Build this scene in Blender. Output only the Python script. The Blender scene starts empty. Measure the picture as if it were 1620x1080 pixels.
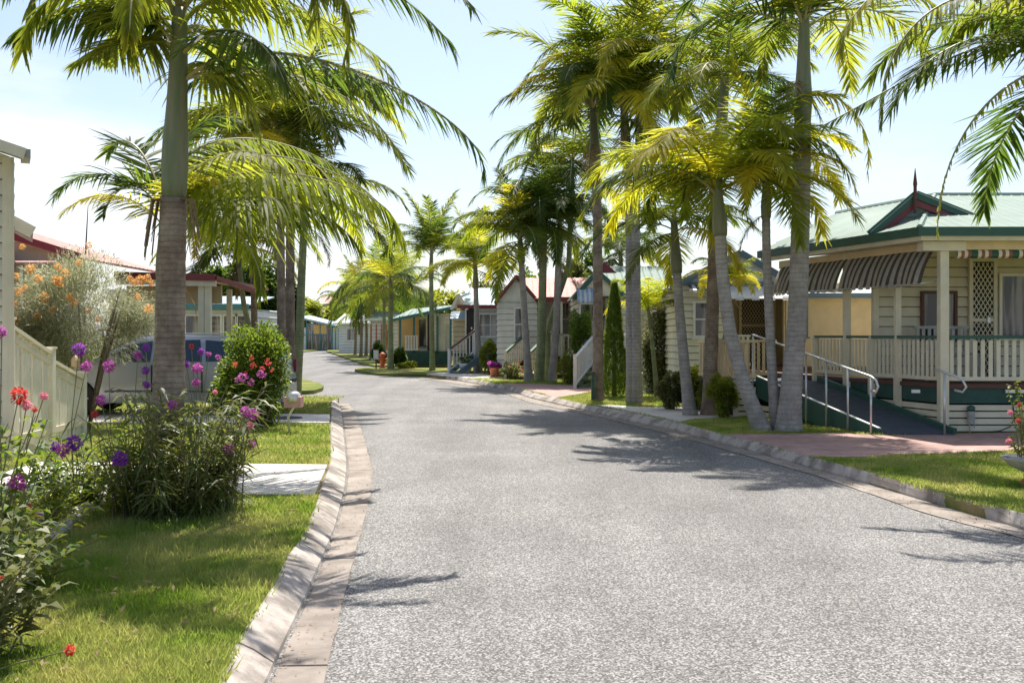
import bpy, math, random
import numpy as np
from mathutils import Vector, Matrix, geometry
R = math.radians
random.seed(7)
rng = np.random.default_rng(7)
# ------------------------------------------------------------------ camera / light
FPX = 1575.0; CH = 1.6; HY = 529.0; GZ = 0.12
sc = bpy.context.scene
COL = sc.collection
cam = bpy.data.objects.new("camera", bpy.data.cameras.new("camera"))
cam.data.sensor_width = 36; cam.data.lens = 36 * FPX / 1620
cam.data.shift_y = -(HY - 540) / 1620 * -1
cam.location = (0, 0, CH); cam.rotation_euler = (R(90), 0, 0)
cam.data.clip_start = .05; cam.data.clip_end = 3000
COL.objects.link(cam); sc.camera = cam
SUN_AZ, SUN_EL = 6, 63
w = bpy.data.worlds.new("World"); sc.world = w; w.use_nodes = True
nt = w.node_tree; nt.nodes.clear()
def N(nt, t, **kw):
    n = nt.nodes.new(t)
    for k, v in kw.items():
        if k in n.inputs: n.inputs[k].default_value = v
        else: setattr(n, k, v)
    return n
sky = N(nt, 'ShaderNodeTexSky', sky_type='NISHITA', sun_disc=False, sun_elevation=R(SUN_EL), sun_rotation=R(SUN_AZ),
        air_density=1.0, dust_density=2.0, ozone_density=1.2, altitude=0)
tc = N(nt, 'ShaderNodeTexCoord')
sep = N(nt, 'ShaderNodeSeparateXYZ'); nt.links.new(tc.outputs['Generated'], sep.inputs[0])
mp = N(nt, 'ShaderNodeMapping'); mp.inputs['Scale'].default_value = (1, 1, 2.6); mp.inputs['Location'].default_value = (.35, .1, .2)
nt.links.new(tc.outputs['Generated'], mp.inputs[0])
cn = N(nt, 'ShaderNodeTexNoise', Scale=2.6, Detail=7.0, Roughness=.55); nt.links.new(mp.outputs[0], cn.inputs['Vector'])
zr = N(nt, 'ShaderNodeMapRange'); zr.inputs['From Min'].default_value = 0.0; zr.inputs['From Max'].default_value = .42
zr.inputs['To Min'].default_value = .17; zr.inputs['To Max'].default_value = -.24
nt.links.new(sep.outputs['Z'], zr.inputs[0])
xr = N(nt, 'ShaderNodeMapRange'); xr.inputs['From Min'].default_value = -.45; xr.inputs['From Max'].default_value = .3
xr.inputs['To Min'].default_value = .14; xr.inputs['To Max'].default_value = -.06
nt.links.new(sep.outputs['X'], xr.inputs[0])
a1 = N(nt, 'ShaderNodeMath', operation='ADD'); nt.links.new(cn.outputs['Fac'], a1.inputs[0]); nt.links.new(zr.outputs[0], a1.inputs[1])
a2 = N(nt, 'ShaderNodeMath', operation='ADD'); nt.links.new(a1.outputs[0], a2.inputs[0]); nt.links.new(xr.outputs[0], a2.inputs[1])
cr = N(nt, 'ShaderNodeMapRange', interpolation_type='SMOOTHSTEP'); cr.inputs['From Min'].default_value = .5; cr.inputs['From Max'].default_value = .78
nt.links.new(a2.outputs[0], cr.inputs[0])
hs = N(nt, 'ShaderNodeHueSaturation', Saturation=1.0, Value=.74); nt.links.new(sky.outputs[0], hs.inputs['Color'])
mx = N(nt, 'ShaderNodeMixRGB'); nt.links.new(cr.outputs[0], mx.inputs[0]); nt.links.new(hs.outputs[0], mx.inputs[1])
mx.inputs[2].default_value = (4.5, 4.62, 4.85, 1)
bg = N(nt, 'ShaderNodeBackground', Strength=.12); nt.links.new(mx.outputs[0], bg.inputs[0])
wo = N(nt, 'ShaderNodeOutputWorld'); nt.links.new(bg.outputs[0], wo.inputs[0])
sl = bpy.data.lights.new('sun', 'SUN'); sl.energy = 3.8; sl.angle = R(.6); sl.color = (1, .95, .86)
so = bpy.data.objects.new('sun', sl); COL.objects.link(so)
sd = Vector((math.sin(R(SUN_AZ)) * math.cos(R(SUN_EL)), math.cos(R(SUN_AZ)) * math.cos(R(SUN_EL)), math.sin(R(SUN_EL))))
so.rotation_euler = sd.to_track_quat('Z', 'Y').to_euler(); so.location = (0, 0, 30)
sc.view_settings.view_transform = 'Standard'; sc.view_settings.look = 'None'
sc.view_settings.exposure = 1.12; sc.view_settings.gamma = 1
sc.cycles.max_bounces = 8; sc.cycles.transparent_max_bounces = 8

# ------------------------------------------------------------------ pixel helpers (photo pixels -> metres)
def P(px, py, d): return Vector(((px - 810) / FPX * d, d, CH - (py - HY) / FPX * d))
def G(px, py, z=GZ):
    d = FPX * (CH - z) / (py - HY); return ((px - 810) / FPX * d, d)

# ------------------------------------------------------------------ materials
def newmat(name):
    m = bpy.data.materials.new(name); m.use_nodes = True
    nt = m.node_tree; b = nt.nodes['Principled BSDF']; return m, nt, b
def col3(c): return (c[0], c[1], c[2], 1)
def mat(name, c, rough=.6, var=.15, scale=6, bump=.0, bscale=60, metal=0, spec=.4, c2=None, stretch=(1, 1, 1), coord='Object', thr=(.35, .65)):
    m, nt, b = newmat(name)
    t = N(nt, 'ShaderNodeTexCoord'); mp = N(nt, 'ShaderNodeMapping'); mp.inputs['Scale'].default_value = stretch
    nt.links.new(t.outputs[coord], mp.inputs[0])
    n = N(nt, 'ShaderNodeTexNoise', Scale=scale, Detail=6.0, Roughness=.6); nt.links.new(mp.outputs[0], n.inputs['Vector'])
    r = N(nt, 'ShaderNodeMapRange'); r.inputs['From Min'].default_value = thr[0]; r.inputs['From Max'].default_value = thr[1]
    nt.links.new(n.outputs['Fac'], r.inputs[0])
    mix = N(nt, 'ShaderNodeMixRGB'); nt.links.new(r.outputs[0], mix.inputs[0])
    if c2 is None: c2 = tuple(x * (1 - var * 1.6) for x in c); c1 = tuple(min(.95, x * (1 + var * .5)) for x in c)
    else: c1 = c
    mix.inputs[1].default_value = col3(c2); mix.inputs[2].default_value = col3(c1)
    nt.links.new(mix.outputs[0], b.inputs['Base Color'])
    b.inputs['Roughness'].default_value = rough; b.inputs['Metallic'].default_value = metal
    b.inputs['Specular IOR Level'].default_value = spec
    if bump:
        n2 = N(nt, 'ShaderNodeTexNoise', Scale=bscale, Detail=4.0); nt.links.new(mp.outputs[0], n2.inputs['Vector'])
        bp = N(nt, 'ShaderNodeBump', Strength=bump, Distance=.02); nt.links.new(n2.outputs['Fac'], bp.inputs['Height'])
        nt.links.new(bp.outputs[0], b.inputs['Normal'])
    return m
def leafmat(name, c1, c2, t1, t2, trans=.45, scale=9, rough=.45, objvar=True, spec=.4):
    """c: reflected colour range, t: transmitted colour range"""
    m, nt, b = newmat(name); out = nt.nodes['Material Output']
    g = N(nt, 'ShaderNodeNewGeometry'); n = N(nt, 'ShaderNodeTexNoise', Scale=scale, Detail=3.0); nt.links.new(g.outputs['Position'], n.inputs['Vector'])
    r = N(nt, 'ShaderNodeMapRange'); r.inputs['From Min'].default_value = .35; r.inputs['From Max'].default_value = .65
    nt.links.new(n.outputs['Fac'], r.inputs[0]); fac = r.outputs[0]
    if objvar:
        oi = N(nt, 'ShaderNodeObjectInfo'); ad = N(nt, 'ShaderNodeMath', operation='MULTIPLY_ADD')
        nt.links.new(oi.outputs['Random'], ad.inputs[0]); ad.inputs[1].default_value = 1.5; ad.inputs[2].default_value = -.65
        ad2 = N(nt, 'ShaderNodeMath', operation='ADD', use_clamp=True); nt.links.new(ad.outputs[0], ad2.inputs[0])
        m5 = N(nt, 'ShaderNodeMath', operation='MULTIPLY'); nt.links.new(fac, m5.inputs[0]); m5.inputs[1].default_value = .55
        nt.links.new(m5.outputs[0], ad2.inputs[1]); fac = ad2.outputs[0]
    ma = N(nt, 'ShaderNodeMixRGB'); nt.links.new(fac, ma.inputs[0]); ma.inputs[1].default_value = col3(c1); ma.inputs[2].default_value = col3(c2)
    mb = N(nt, 'ShaderNodeMixRGB'); nt.links.new(fac, mb.inputs[0]); mb.inputs[1].default_value = col3(t1); mb.inputs[2].default_value = col3(t2)
    nt.links.new(ma.outputs[0], b.inputs['Base Color']); b.inputs['Roughness'].default_value = rough
    b.inputs['Specular IOR Level'].default_value = spec
    tr = N(nt, 'ShaderNodeBsdfTranslucent'); nt.links.new(mb.outputs[0], tr.inputs[0])
    ms = N(nt, 'ShaderNodeMixShader', Fac=trans); nt.links.new(b.outputs[0], ms.inputs[1]); nt.links.new(tr.outputs[0], ms.inputs[2])
    nt.links.new(ms.outputs[0], out.inputs[0]); return m

M = {}
M['frond'] = leafmat('palm_leaflet', (.045, .075, .018), (.16, .17, .035), (.15, .24, .03), (.55, .58, .05), trans=.54, scale=3, rough=.55, spec=.18)
M['frond_yellow'] = leafmat('palm_leaflet_yellow', (.15, .17, .03), (.28, .25, .04), (.42, .50, .03), (.90, .80, .05), trans=.62, scale=3, rough=.6, spec=.14)
M['frond_dead'] = leafmat('palm_leaflet_dead', (.20, .13, .07), (.32, .22, .12), (.3, .18, .08), (.45, .3, .15), trans=.25, scale=3, rough=.8)
M['rachis'] = mat('palm_rachis', (.30, .30, .12), rough=.5, c2=(.34, .26, .12), scale=14)
M['spent'] = mat('dry_palm_fibre', (.30, .22, .12), rough=.9, c2=(.17, .11, .06), scale=30)
M['joint'] = None
M['leaf_dark'] = leafmat('leaf_dark', (.03, .065, .012), (.07, .12, .02), (.10, .20, .02), (.25, .35, .03), trans=.3, objvar=False)
M['leaf_mid'] = leafmat('leaf_mid', (.05, .10, .015), (.12, .18, .025), (.18, .32, .03), (.42, .50, .04), trans=.38, objvar=False)
M['leaf_lime'] = leafmat('leaf_lime', (.10, .16, .02), (.24, .26, .04), (.35, .45, .03), (.65, .62, .05), trans=.42, objvar=False)
M['leaf_strap'] = leafmat('leaf_strap', (.05, .08, .02), (.16, .18, .05), (.16, .26, .03), (.42, .42, .08), trans=.38, objvar=False, scale=14)
M['leaf_grey'] = leafmat('leaf_greygreen', (.22, .25, .15), (.38, .38, .26), (.36, .40, .20), (.60, .58, .34), trans=.42, objvar=False, scale=8)
M['leaf_olive'] = leafmat('leaf_olive', (.07, .09, .03), (.17, .17, .06), (.18, .24, .05), (.38, .38, .10), trans=.3, objvar=False, scale=1.5)
M['grass'] = leafmat('grass_blade', (.15, .22, .04), (.40, .39, .13), (.34, .50, .05), (.68, .66, .20), trans=.4, objvar=False, scale=1.7, rough=.6, spec=.2)
def petal(name, c, t): return leafmat(name, tuple(x * .7 for x in c), c, t, t, trans=.4, objvar=False, scale=20, rough=.6)
M['magenta'] = petal('petal_magenta', (.52, .10, .42), (.80, .20, .68))
M['purple'] = petal('petal_purple', (.30, .05, .42), (.55, .12, .75))
M['pink'] = petal('petal_pink', (.85, .22, .35), (.95, .4, .5))
M['red'] = petal('petal_red', (.75, .05, .05), (.9, .15, .12))
M['orange'] = petal('petal_orange', (.80, .42, .12), (.9, .55, .2))
M['stem'] = mat('green_stem', (.18, .22, .08), rough=.6, c2=(.22, .14, .08), scale=10)
M['woody'] = mat('woody_stem', (.25, .20, .15), rough=.9, c2=(.12, .09, .07), scale=20, bump=.4)

def trunkmat(name, c1, c2, ringcol, freq):
    m, nt, b = newmat(name)
    t = N(nt, 'ShaderNodeTexCoord'); mp = N(nt, 'ShaderNodeMapping'); nt.links.new(t.outputs['Object'], mp.inputs[0])
    nz = N(nt, 'ShaderNodeTexNoise', Scale=5.0, Detail=6.0, Roughness=.65); nt.links.new(mp.outputs[0], nz.inputs['Vector'])
    rr = N(nt, 'ShaderNodeMapRange'); rr.inputs['From Min'].default_value = .4; rr.inputs['From Max'].default_value = .62; nt.links.new(nz.outputs['Fac'], rr.inputs[0])
    mix = N(nt, 'ShaderNodeMixRGB'); nt.links.new(rr.outputs[0], mix.inputs[0]); mix.inputs[1].default_value = col3(c1); mix.inputs[2].default_value = col3(c2)
    wv = N(nt, 'ShaderNodeTexWave', wave_type='BANDS', bands_direction='Z', wave_profile='SAW', Scale=freq, Distortion=2.6, Detail=4.0)
    wv.inputs['Detail Scale'].default_value = 2.0
    nt.links.new(mp.outputs[0], wv.inputs['Vector'])
    r2 = N(nt, 'ShaderNodeMapRange'); r2.inputs['From Min'].default_value = .70; r2.inputs['From Max'].default_value = 1.0; r2.inputs['To Max'].default_value = .75; nt.links.new(wv.outputs['Fac'], r2.inputs[0])
    n5 = N(nt, 'ShaderNodeTexNoise', Scale=2.3, Detail=5.0, Roughness=.7); nt.links.new(mp.outputs[0], n5.inputs['Vector'])
    r5 = N(nt, 'ShaderNodeMapRange'); r5.inputs['From Min'].default_value = .35; r5.inputs['From Max'].default_value = .65; r5.inputs['To Min'].default_value = .25; nt.links.new(n5.outputs['Fac'], r5.inputs[0])
    m6 = N(nt, 'ShaderNodeMath', operation='MULTIPLY'); nt.links.new(r2.outputs[0], m6.inputs[0]); nt.links.new(r5.outputs[0], m6.inputs[1]); r2 = m6
    m2 = N(nt, 'ShaderNodeMixRGB'); nt.links.new(r2.outputs[0], m2.inputs[0]); nt.links.new(mix.outputs[0], m2.inputs[1]); m2.inputs[2].default_value = col3(ringcol)
    mp3 = N(nt, 'ShaderNodeMapping'); mp3.inputs['Scale'].default_value = (30, 30, 2.0); nt.links.new(t.outputs['Object'], mp3.inputs[0])
    n3 = N(nt, 'ShaderNodeTexNoise', Scale=1.0, Detail=4.0); nt.links.new(mp3.outputs[0], n3.inputs['Vector'])
    m3 = N(nt, 'ShaderNodeMixRGB', blend_type='MULTIPLY', Fac=.22); nt.links.new(m2.outputs[0], m3.inputs[1])
    r3 = N(nt, 'ShaderNodeMapRange'); r3.inputs['From Min'].default_value = .3; r3.inputs['From Max'].default_value = .6; r3.inputs['To Min'].default_value = .5; nt.links.new(n3.outputs['Fac'], r3.inputs[0])
    nt.links.new(r3.outputs[0], m3.inputs[2])
    nt.links.new(m3.outputs[0], b.inputs['Base Color']); b.inputs['Roughness'].default_value = .85; b.inputs['Specular IOR Level'].default_value = .2
    ad = N(nt, 'ShaderNodeMath', operation='ADD'); nt.links.new(wv.outputs['Fac'], ad.inputs[0]); nt.links.new(nz.outputs['Fac'], ad.inputs[1])
    bp = N(nt, 'ShaderNodeBump', Strength=.6, Distance=.012); nt.links.new(ad.outputs[0], bp.inputs['Height']); nt.links.new(bp.outputs[0], b.inputs['Normal'])
    return m
M['trunk'] = trunkmat('palm_trunk', (.20, .15, .115), (.36, .29, .235), (.05, .037, .03), 6.5)
M['trunk_b'] = trunkmat('palm_trunk_grey', (.29, .265, .25), (.42, .39, .365), (.13, .11, .10), 4.2)
M['trunk_g'] = trunkmat('palm_trunk_green', (.20, .24, .13), (.32, .34, .20), (.12, .11, .07), 4.5)
M['shaft'] = mat('palm_crownshaft', (.13, .165, .085), rough=.5, c2=(.22, .20, .13), scale=2.5, stretch=(6, 6, .7), bump=.15, bscale=8, spec=.35)

# asphalt
m, nt, b = newmat('asphalt'); M['asphalt'] = m
t = N(nt, 'ShaderNodeTexCoord')
v1 = N(nt, 'ShaderNodeTexVoronoi', Scale=100.0); nt.links.new(t.outputs['Object'], v1.inputs['Vector'])
n1 = N(nt, 'ShaderNodeTexNoise', Scale=80.0, Detail=4.0, Roughness=.85); nt.links.new(t.outputs['Object'], n1.inputs['Vector'])
n2 = N(nt, 'ShaderNodeTexNoise', Scale=.7, Detail=5.0, Roughness=.6); nt.links.new(t.outputs['Object'], n2.inputs['Vector'])
bwn = N(nt, 'ShaderNodeRGBToBW'); nt.links.new(v1.outputs['Color'], bwn.inputs[0])
mxn = N(nt, 'ShaderNodeMath', operation='MULTIPLY_ADD'); nt.links.new(n1.outputs['Fac'], mxn.inputs[0]); mxn.inputs[1].default_value = .5
hb_ = N(nt, 'ShaderNodeMath', operation='MULTIPLY'); nt.links.new(bwn.outputs[0], hb_.inputs[0]); hb_.inputs[1].default_value = .5; nt.links.new(hb_.outputs[0], mxn.inputs[2])
ra = N(nt, 'ShaderNodeValToRGB'); nt.links.new(mxn.outputs[0], ra.inputs[0])
e = ra.color_ramp.elements; e[0].position = .34; e[0].color = (.045, .043, .041, 1); e[1].position = .68; e[1].color = (.25, .238, .225, 1)
el = ra.color_ramp.elements.new(.50); el.color = (.095, .091, .087, 1)
mm = N(nt, 'ShaderNodeMixRGB', blend_type='MULTIPLY', Fac=.0); nt.links.new(ra.outputs[0], mm.inputs[1]); nt.links.new(bwn.outputs[0], mm.inputs[2])
rb = N(nt, 'ShaderNodeMapRange'); rb.inputs['From Min'].default_value = .3; rb.inputs['From Max'].default_value = .7; rb.inputs['To Min'].default_value = 1.1; rb.inputs['To Max'].default_value = 1.6
nt.links.new(n2.outputs['Fac'], rb.inputs[0])
mpw = N(nt, 'ShaderNodeMapping'); mpw.inputs['Scale'].default_value = (1.2, .10, 1); nt.links.new(t.outputs['Object'], mpw.inputs[0])
nw = N(nt, 'ShaderNodeTexNoise', Scale=1.0, Detail=3.0, Distortion=.6); nt.links.new(mpw.outputs[0], nw.inputs['Vector'])
rw_ = N(nt, 'ShaderNodeMapRange'); rw_.inputs['From Min'].default_value = .35; rw_.inputs['From Max'].default_value = .65; rw_.inputs['To Min'].default_value = .86; rw_.inputs['To Max'].default_value = 1.12; nt.links.new(nw.outputs['Fac'], rw_.inputs[0])
mw = N(nt, 'ShaderNodeMath', operation='MULTIPLY'); nt.links.new(rb.outputs[0], mw.inputs[0]); nt.links.new(rw_.outputs[0], mw.inputs[1]); rb = mw
m4 = N(nt, 'ShaderNodeMixRGB', blend_type='MULTIPLY', Fac=1.0); nt.links.new(mm.outputs[0], m4.inputs[1]); nt.links.new(rb.outputs[0], m4.inputs[2])
nt.links.new(m4.outputs[0], b.inputs['Base Color']); b.inputs['Roughness'].default_value = .75; b.inputs['Specular IOR Level'].default_value = .35
bp = N(nt, 'ShaderNodeBump', Strength=.12, Distance=.004); nt.links.new(n1.outputs['Fac'], bp.inputs['Height']); nt.links.new(bp.outputs[0], b.inputs['Normal'])

M['concrete_kerb'] = mat('kerb_concrete', (.43, .38, .335), rough=.85, c2=(.21, .18, .155), scale=3.2, bump=.25, bscale=90, thr=(.40, .56))
M['concrete_gutter'] = mat('gutter_concrete', (.34, .29, .25), rough=.85, c2=(.19, .16, .135), scale=2.6, bump=.2, bscale=90)
M['concrete_path'] = mat('path_concrete', (.66, .62, .58), rough=.8, c2=(.54, .50, .46), scale=1.5, bump=.15, bscale=120)
M['lawn'] = mat('lawn_soil', (.13, .17, .035), rough=.95, c2=(.26, .21, .10), scale=1.3, bump=.5, bscale=40, spec=.1, thr=(.38, .55))
M['ground'] = mat('ground_grass', (.12, .15, .04), rough=.95, c2=(.17, .15, .07), scale=.5, bump=.3, spec=.1)
# brick pavers
m, nt, b = newmat('brick_pavers'); M['pavers'] = m
t = N(nt, 'ShaderNodeTexCoord'); br = N(nt, 'ShaderNodeTexBrick', Scale=4.5)
br.inputs['Color1'].default_value = (.50, .29, .24, 1); br.inputs['Color2'].default_value = (.37, .21, .19, 1); br.inputs['Mortar'].default_value = (.24, .20, .18, 1)
br.inputs['Mortar Size'].default_value = .02
nt.links.new(t.outputs['Object'], br.inputs['Vector'])
nn = N(nt, 'ShaderNodeTexNoise', Scale=3.0, Detail=5.0); nt.links.new(t.outputs['Object'], nn.inputs['Vector'])
mi = N(nt, 'ShaderNodeMixRGB', blend_type='OVERLAY', Fac=.5); nt.links.new(br.outputs[0], mi.inputs[1]); nt.links.new(nn.outputs['Fac'], mi.inputs[2])
nt.links.new(mi.outputs[0], b.inputs['Base Color']); b.inputs['Roughness'].default_value = .8

def paint(name, c, rough=.5, var=.08): return mat(name, c, rough=rough, var=var, scale=3, bump=.05, bscale=30)
M['cream'] = paint('cream_paint', (.72, .65, .50))
M['cream_lt'] = paint('pale_cream_paint', (.76, .72, .60))
M['white'] = paint('white_paint', (.78, .77, .74))
M['greywall'] = paint('grey_white_boards', (.70, .71, .69))
M['beige'] = paint('beige_wall', (.72, .56, .34))
M['tan'] = paint('tan_wall', (.45, .34, .20))
M['orange_wall'] = paint('orange_wall', (.75, .45, .16))
M['green'] = paint('dark_green_paint', (.035, .10, .075), rough=.45)
M['green_deck'] = mat('green_deck_skirt', (.03, .085, .07), rough=.6, var=.15)
M['maroon'] = paint('maroon_paint', (.22, .045, .055), rough=.45)
M['brownwood'] = paint('dark_brown_timber', (.12, .05, .04), rough=.6)
M['bluegrey'] = paint('blue_grey_paint', (.13, .19, .24), rough=.45)
M['teal'] = paint('teal_paint', (.06, .20, .22), rough=.45)
M['ramp'] = mat('ramp_rubber', (.075, .088, .12), rough=.75, var=.15, scale=8, bump=.15, bscale=150)
M['blind_red'] = paint('faded_blind_stripe', (.28, .12, .09), rough=.9)
M['joint'] = mat('board_lap_shade', (.27, .24, .19), rough=.9)  # shade under each board's lap, painted as a darker colour
M['galv'] = mat('galvanised_steel', (.62, .62, .62), rough=.35, metal=.6, var=.08)
M['roof_green'] = mat('pale_green_roof', (.22, .29, .25), rough=.75, var=.08, scale=2)
M['roof_white'] = mat('pale_roof', (.48, .52, .54), rough=.6, var=.06, scale=2)
M['roof_blue'] = mat('pale_blue_roof', (.36, .46, .53), rough=.6, var=.06, scale=2)
M['roof_red'] = mat('red_roof', (.55, .13, .10), rough=.5, c2=(.44, .10, .08), scale=2)
M['roof_rib_light'] = mat('roof_rib_light', (.75, .48, .42), rough=.5)
M['roof_pink'] = mat('faded_red_roof', (.55, .30, .26), rough=.6)
M['awn_dark'] = mat('awning_dark_stripe', (.085, .075, .075), rough=.9, var=.15, scale=12)
M['awn_tan'] = mat('awning_tan_stripe', (.37, .33, .28), rough=.9, var=.1, scale=12)
M['awn_white'] = mat('awning_white', (.72, .70, .66), rough=.5, var=.08)
M['awn_blue'] = mat('awning_blue', (.35, .45, .58), rough=.6)
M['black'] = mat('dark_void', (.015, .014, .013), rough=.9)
M['rubber'] = mat('tyre_rubber', (.02, .02, .02), rough=.8)
M['mesh_door'] = mat('dark_door_screen', (.035, .03, .025), rough=.6)
M['carpaint'] = mat('silver_car_paint', (.34, .36, .39), rough=.3, metal=.4, var=.02, spec=.5)
M['plastic'] = mat('grey_plastic', (.40, .40, .38), rough=.5)
M['terracotta'] = mat('terracotta', (.50, .17, .08), rough=.8)
M['stone'] = mat('edging_stone', (.50, .46, .42), rough=.9, c2=(.33, .30, .27), scale=4, bump=.5, bscale=25)
M['whitestone'] = mat('white_pebble', (.52, .49, .45), rough=.9, var=.15, scale=10, bump=.4, bscale=30)
M['hydrant'] = paint('orange_red_paint', (.60, .13, .05))
M['dark_leafmould'] = mat('garden_soil', (.075, .055, .04), rough=1, c2=(.17, .13, .09), scale=12, bump=.7, bscale=30)
m, nt, b = newmat('window_glass'); M['glass'] = m
t = N(nt, 'ShaderNodeTexCoord'); nn = N(nt, 'ShaderNodeTexNoise', Scale=3.0, Detail=2.0); mp = N(nt, 'ShaderNodeMapping'); mp.inputs['Scale'].default_value = (3, 3, .25)
nt.links.new(t.outputs['Object'], mp.inputs[0]); nt.links.new(mp.outputs[0], nn.inputs['Vector'])
rr = N(nt, 'ShaderNodeMapRange'); rr.inputs['From Min'].default_value = .45; rr.inputs['From Max'].default_value = .6; nt.links.new(nn.outputs['Fac'], rr.inputs[0])
mi = N(nt, 'ShaderNodeMixRGB'); mi.inputs[1].default_value = (.02, .02, .025, 1); mi.inputs[2].default_value = (.26, .24, .22, 1); nt.links.new(rr.outputs[0], mi.inputs[0])
nt.links.new(mi.outputs[0], b.inputs['Base Color']); b.inputs['Roughness'].default_value = .06; b.inputs['Specular IOR Level'].default_value = .7
m, nt, b = newmat('car_window_glass'); M['carglass'] = m
b.inputs['Base Color'].default_value = (.02, .035, .05, 1); b.inputs['Roughness'].default_value = .05; b.inputs['Specular IOR Level'].default_value = .8

# ------------------------------------------------------------------ mesh building
def tagit(o, label=None, cat=None, group=None, kind=None):
    if label: o['label'] = label
    if cat: o['category'] = cat
    if group: o['group'] = group
    if kind: o['kind'] = kind
    return o
def empty(name, loc, label, cat, group=None, rz=0):
    o = bpy.data.objects.new(name, None); COL.objects.link(o); o.empty_display_size = .2
    o.location = loc; o.rotation_euler = (0, 0, rz); return tagit(o, label, cat, group)
def link(name, me, mats, parent=None, smooth=False):
    for mm in (mats if isinstance(mats, (list, tuple)) else [mats]): me.materials.append(M[mm] if isinstance(mm, str) else mm)
    if smooth:
        me.polygons.foreach_set('use_smooth', [True] * len(me.polygons))
    o = bpy.data.objects.new(name, me); COL.objects.link(o)
    if parent is not None: o.parent = parent
    return o
class MB:
    def __init__(s): s.v = []; s.f = []; s.m = []
    def add(s, vs, fs, mi=0):
        k = len(s.v); s.v += [tuple(v) for v in vs]; s.f += [tuple(i + k for i in f) for f in fs]; s.m += [mi] * len(fs); return s
    def box(s, x0, x1, y0, y1, z0, z1, mi=0):
        return s.add([(x0, y0, z0), (x1, y0, z0), (x1, y1, z0), (x0, y1, z0), (x0, y0, z1), (x1, y0, z1), (x1, y1, z1), (x0, y1, z1)],
                     [(0, 3, 2, 1), (4, 5, 6, 7), (0, 1, 5, 4), (1, 2, 6, 5), (2, 3, 7, 6), (3, 0, 4, 7)], mi)
    def beam(s, a, b, w, h, mi=0):
        """box from a to b; w horizontal width, h height (perpendicular)"""
        a = Vector(a); b = Vector(b); d = (b - a).normalized()
        up = Vector((0, 0, 1)) if abs(d.z) < .95 else Vector((0, 1, 0))
        sx = d.cross(up).normalized() * (w / 2); sz = sx.cross(d).normalized() * (h / 2)
        vs = [p + i * sx + j * sz for p in (a, b) for i, j in ((-1, -1), (1, -1), (1, 1), (-1, 1))]
        return s.add(vs, [(0, 1, 2, 3), (4, 7, 6, 5), (0, 4, 5, 1), (1, 5, 6, 2), (2, 6, 7, 3), (3, 7, 4, 0)], mi)
    def prism(s, poly, z0, z1, mi=0):
        n = len(poly); vs = [(p[0], p[1], z0) for p in poly] + [(p[0], p[1], z1) for p in poly]
        fs = [(i, (i + 1) % n, n + (i + 1) % n, n + i) for i in range(n)]
        tri = geometry.tessellate_polygon([[Vector((p[0], p[1], 0)) for p in poly]])
        for t in tri:
            a = [Vector((poly[i][0], poly[i][1])) for i in t]
            cr = (a[1] - a[0]).x * (a[2] - a[0]).y - (a[1] - a[0]).y * (a[2] - a[0]).x
            t = t if cr > 0 else t[::-1]
            fs.append(tuple(n + i for i in t)); fs.append(tuple(t[::-1]))
        return s.add(vs, fs, mi)
    def tube(s, pts, rad, n=8, mi=0, cap=True):
        pts = [Vector(p) for p in pts]; k = len(pts)
        if not isinstance(rad, (list, tuple)): rad = [rad] * k
        vs = []; ref = None
        for i, p in enumerate(pts):
            d = (pts[min(i + 1, k - 1)] - pts[max(i - 1, 0)]).normalized()
            if ref is None: ref = Vector((1, 0, 0)) if abs(d.x) < .9 else Vector((0, 1, 0))
            a = (ref - d * ref.dot(d)).normalized(); ref = a; bb = d.cross(a)
            vs += [p + (a * math.cos(2 * math.pi * j / n) + bb * math.sin(2 * math.pi * j / n)) * rad[i] for j in range(n)]
        fs = [(i * n + j, i * n + (j + 1) % n, (i + 1) * n + (j + 1) % n, (i + 1) * n + j) for i in range(k - 1) for j in range(n)]
        if cap: fs += [tuple(range(n))[::-1], tuple((k - 1) * n + j for j in range(n))]
        return s.add(vs, fs, mi)
    def lathe(s, c, prof, n=16, mi=0):
        return s.tube([(c[0], c[1], c[2] + z) for r, z in prof], [max(r, .001) for r, z in prof], n, mi)
    def slab(s, poly, t=.03, mi=0):
        """planar 3-D polygon with thickness downward"""
        n = len(poly); vs = [tuple(p) for p in poly] + [(p[0], p[1], p[2] - t) for p in poly]
        return s.add(vs, [tuple(range(n)), tuple(range(n, 2 * n))[::-1]] + [(i, n + i, n + (i + 1) % n, (i + 1) % n) for i in range(n)], mi)
    def build(s, name, mats, parent=None, smooth=False, loc=None, rz=0):
        me = bpy.data.meshes.new(name); me.from_pydata(s.v, [], s.f)
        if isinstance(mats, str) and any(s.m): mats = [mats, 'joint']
        if any(s.m): me.polygons.foreach_set('material_index', s.m)
        me.update(); o = link(name, me, mats, parent, smooth)
        if loc is not None: o.location = loc
        if rz: o.rotation_euler = (0, 0, rz)
        return o
def offs(poly, e):
    n = len(poly); out = []
    for i in range(n):
        p0, p1, p2 = (Vector(poly[(i + k) % n][:2]) for k in (-1, 0, 1))
        a = (p1 - p0).normalized(); b = (p2 - p1).normalized(); na = Vector((a.y, -a.x)); nb = Vector((b.y, -b.x))
        m_ = (na + nb); m_ = m_ / max(.3, m_.dot(na)); out.append((p1.x + m_.x * e, p1.y + m_.y * e))
    return out
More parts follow.
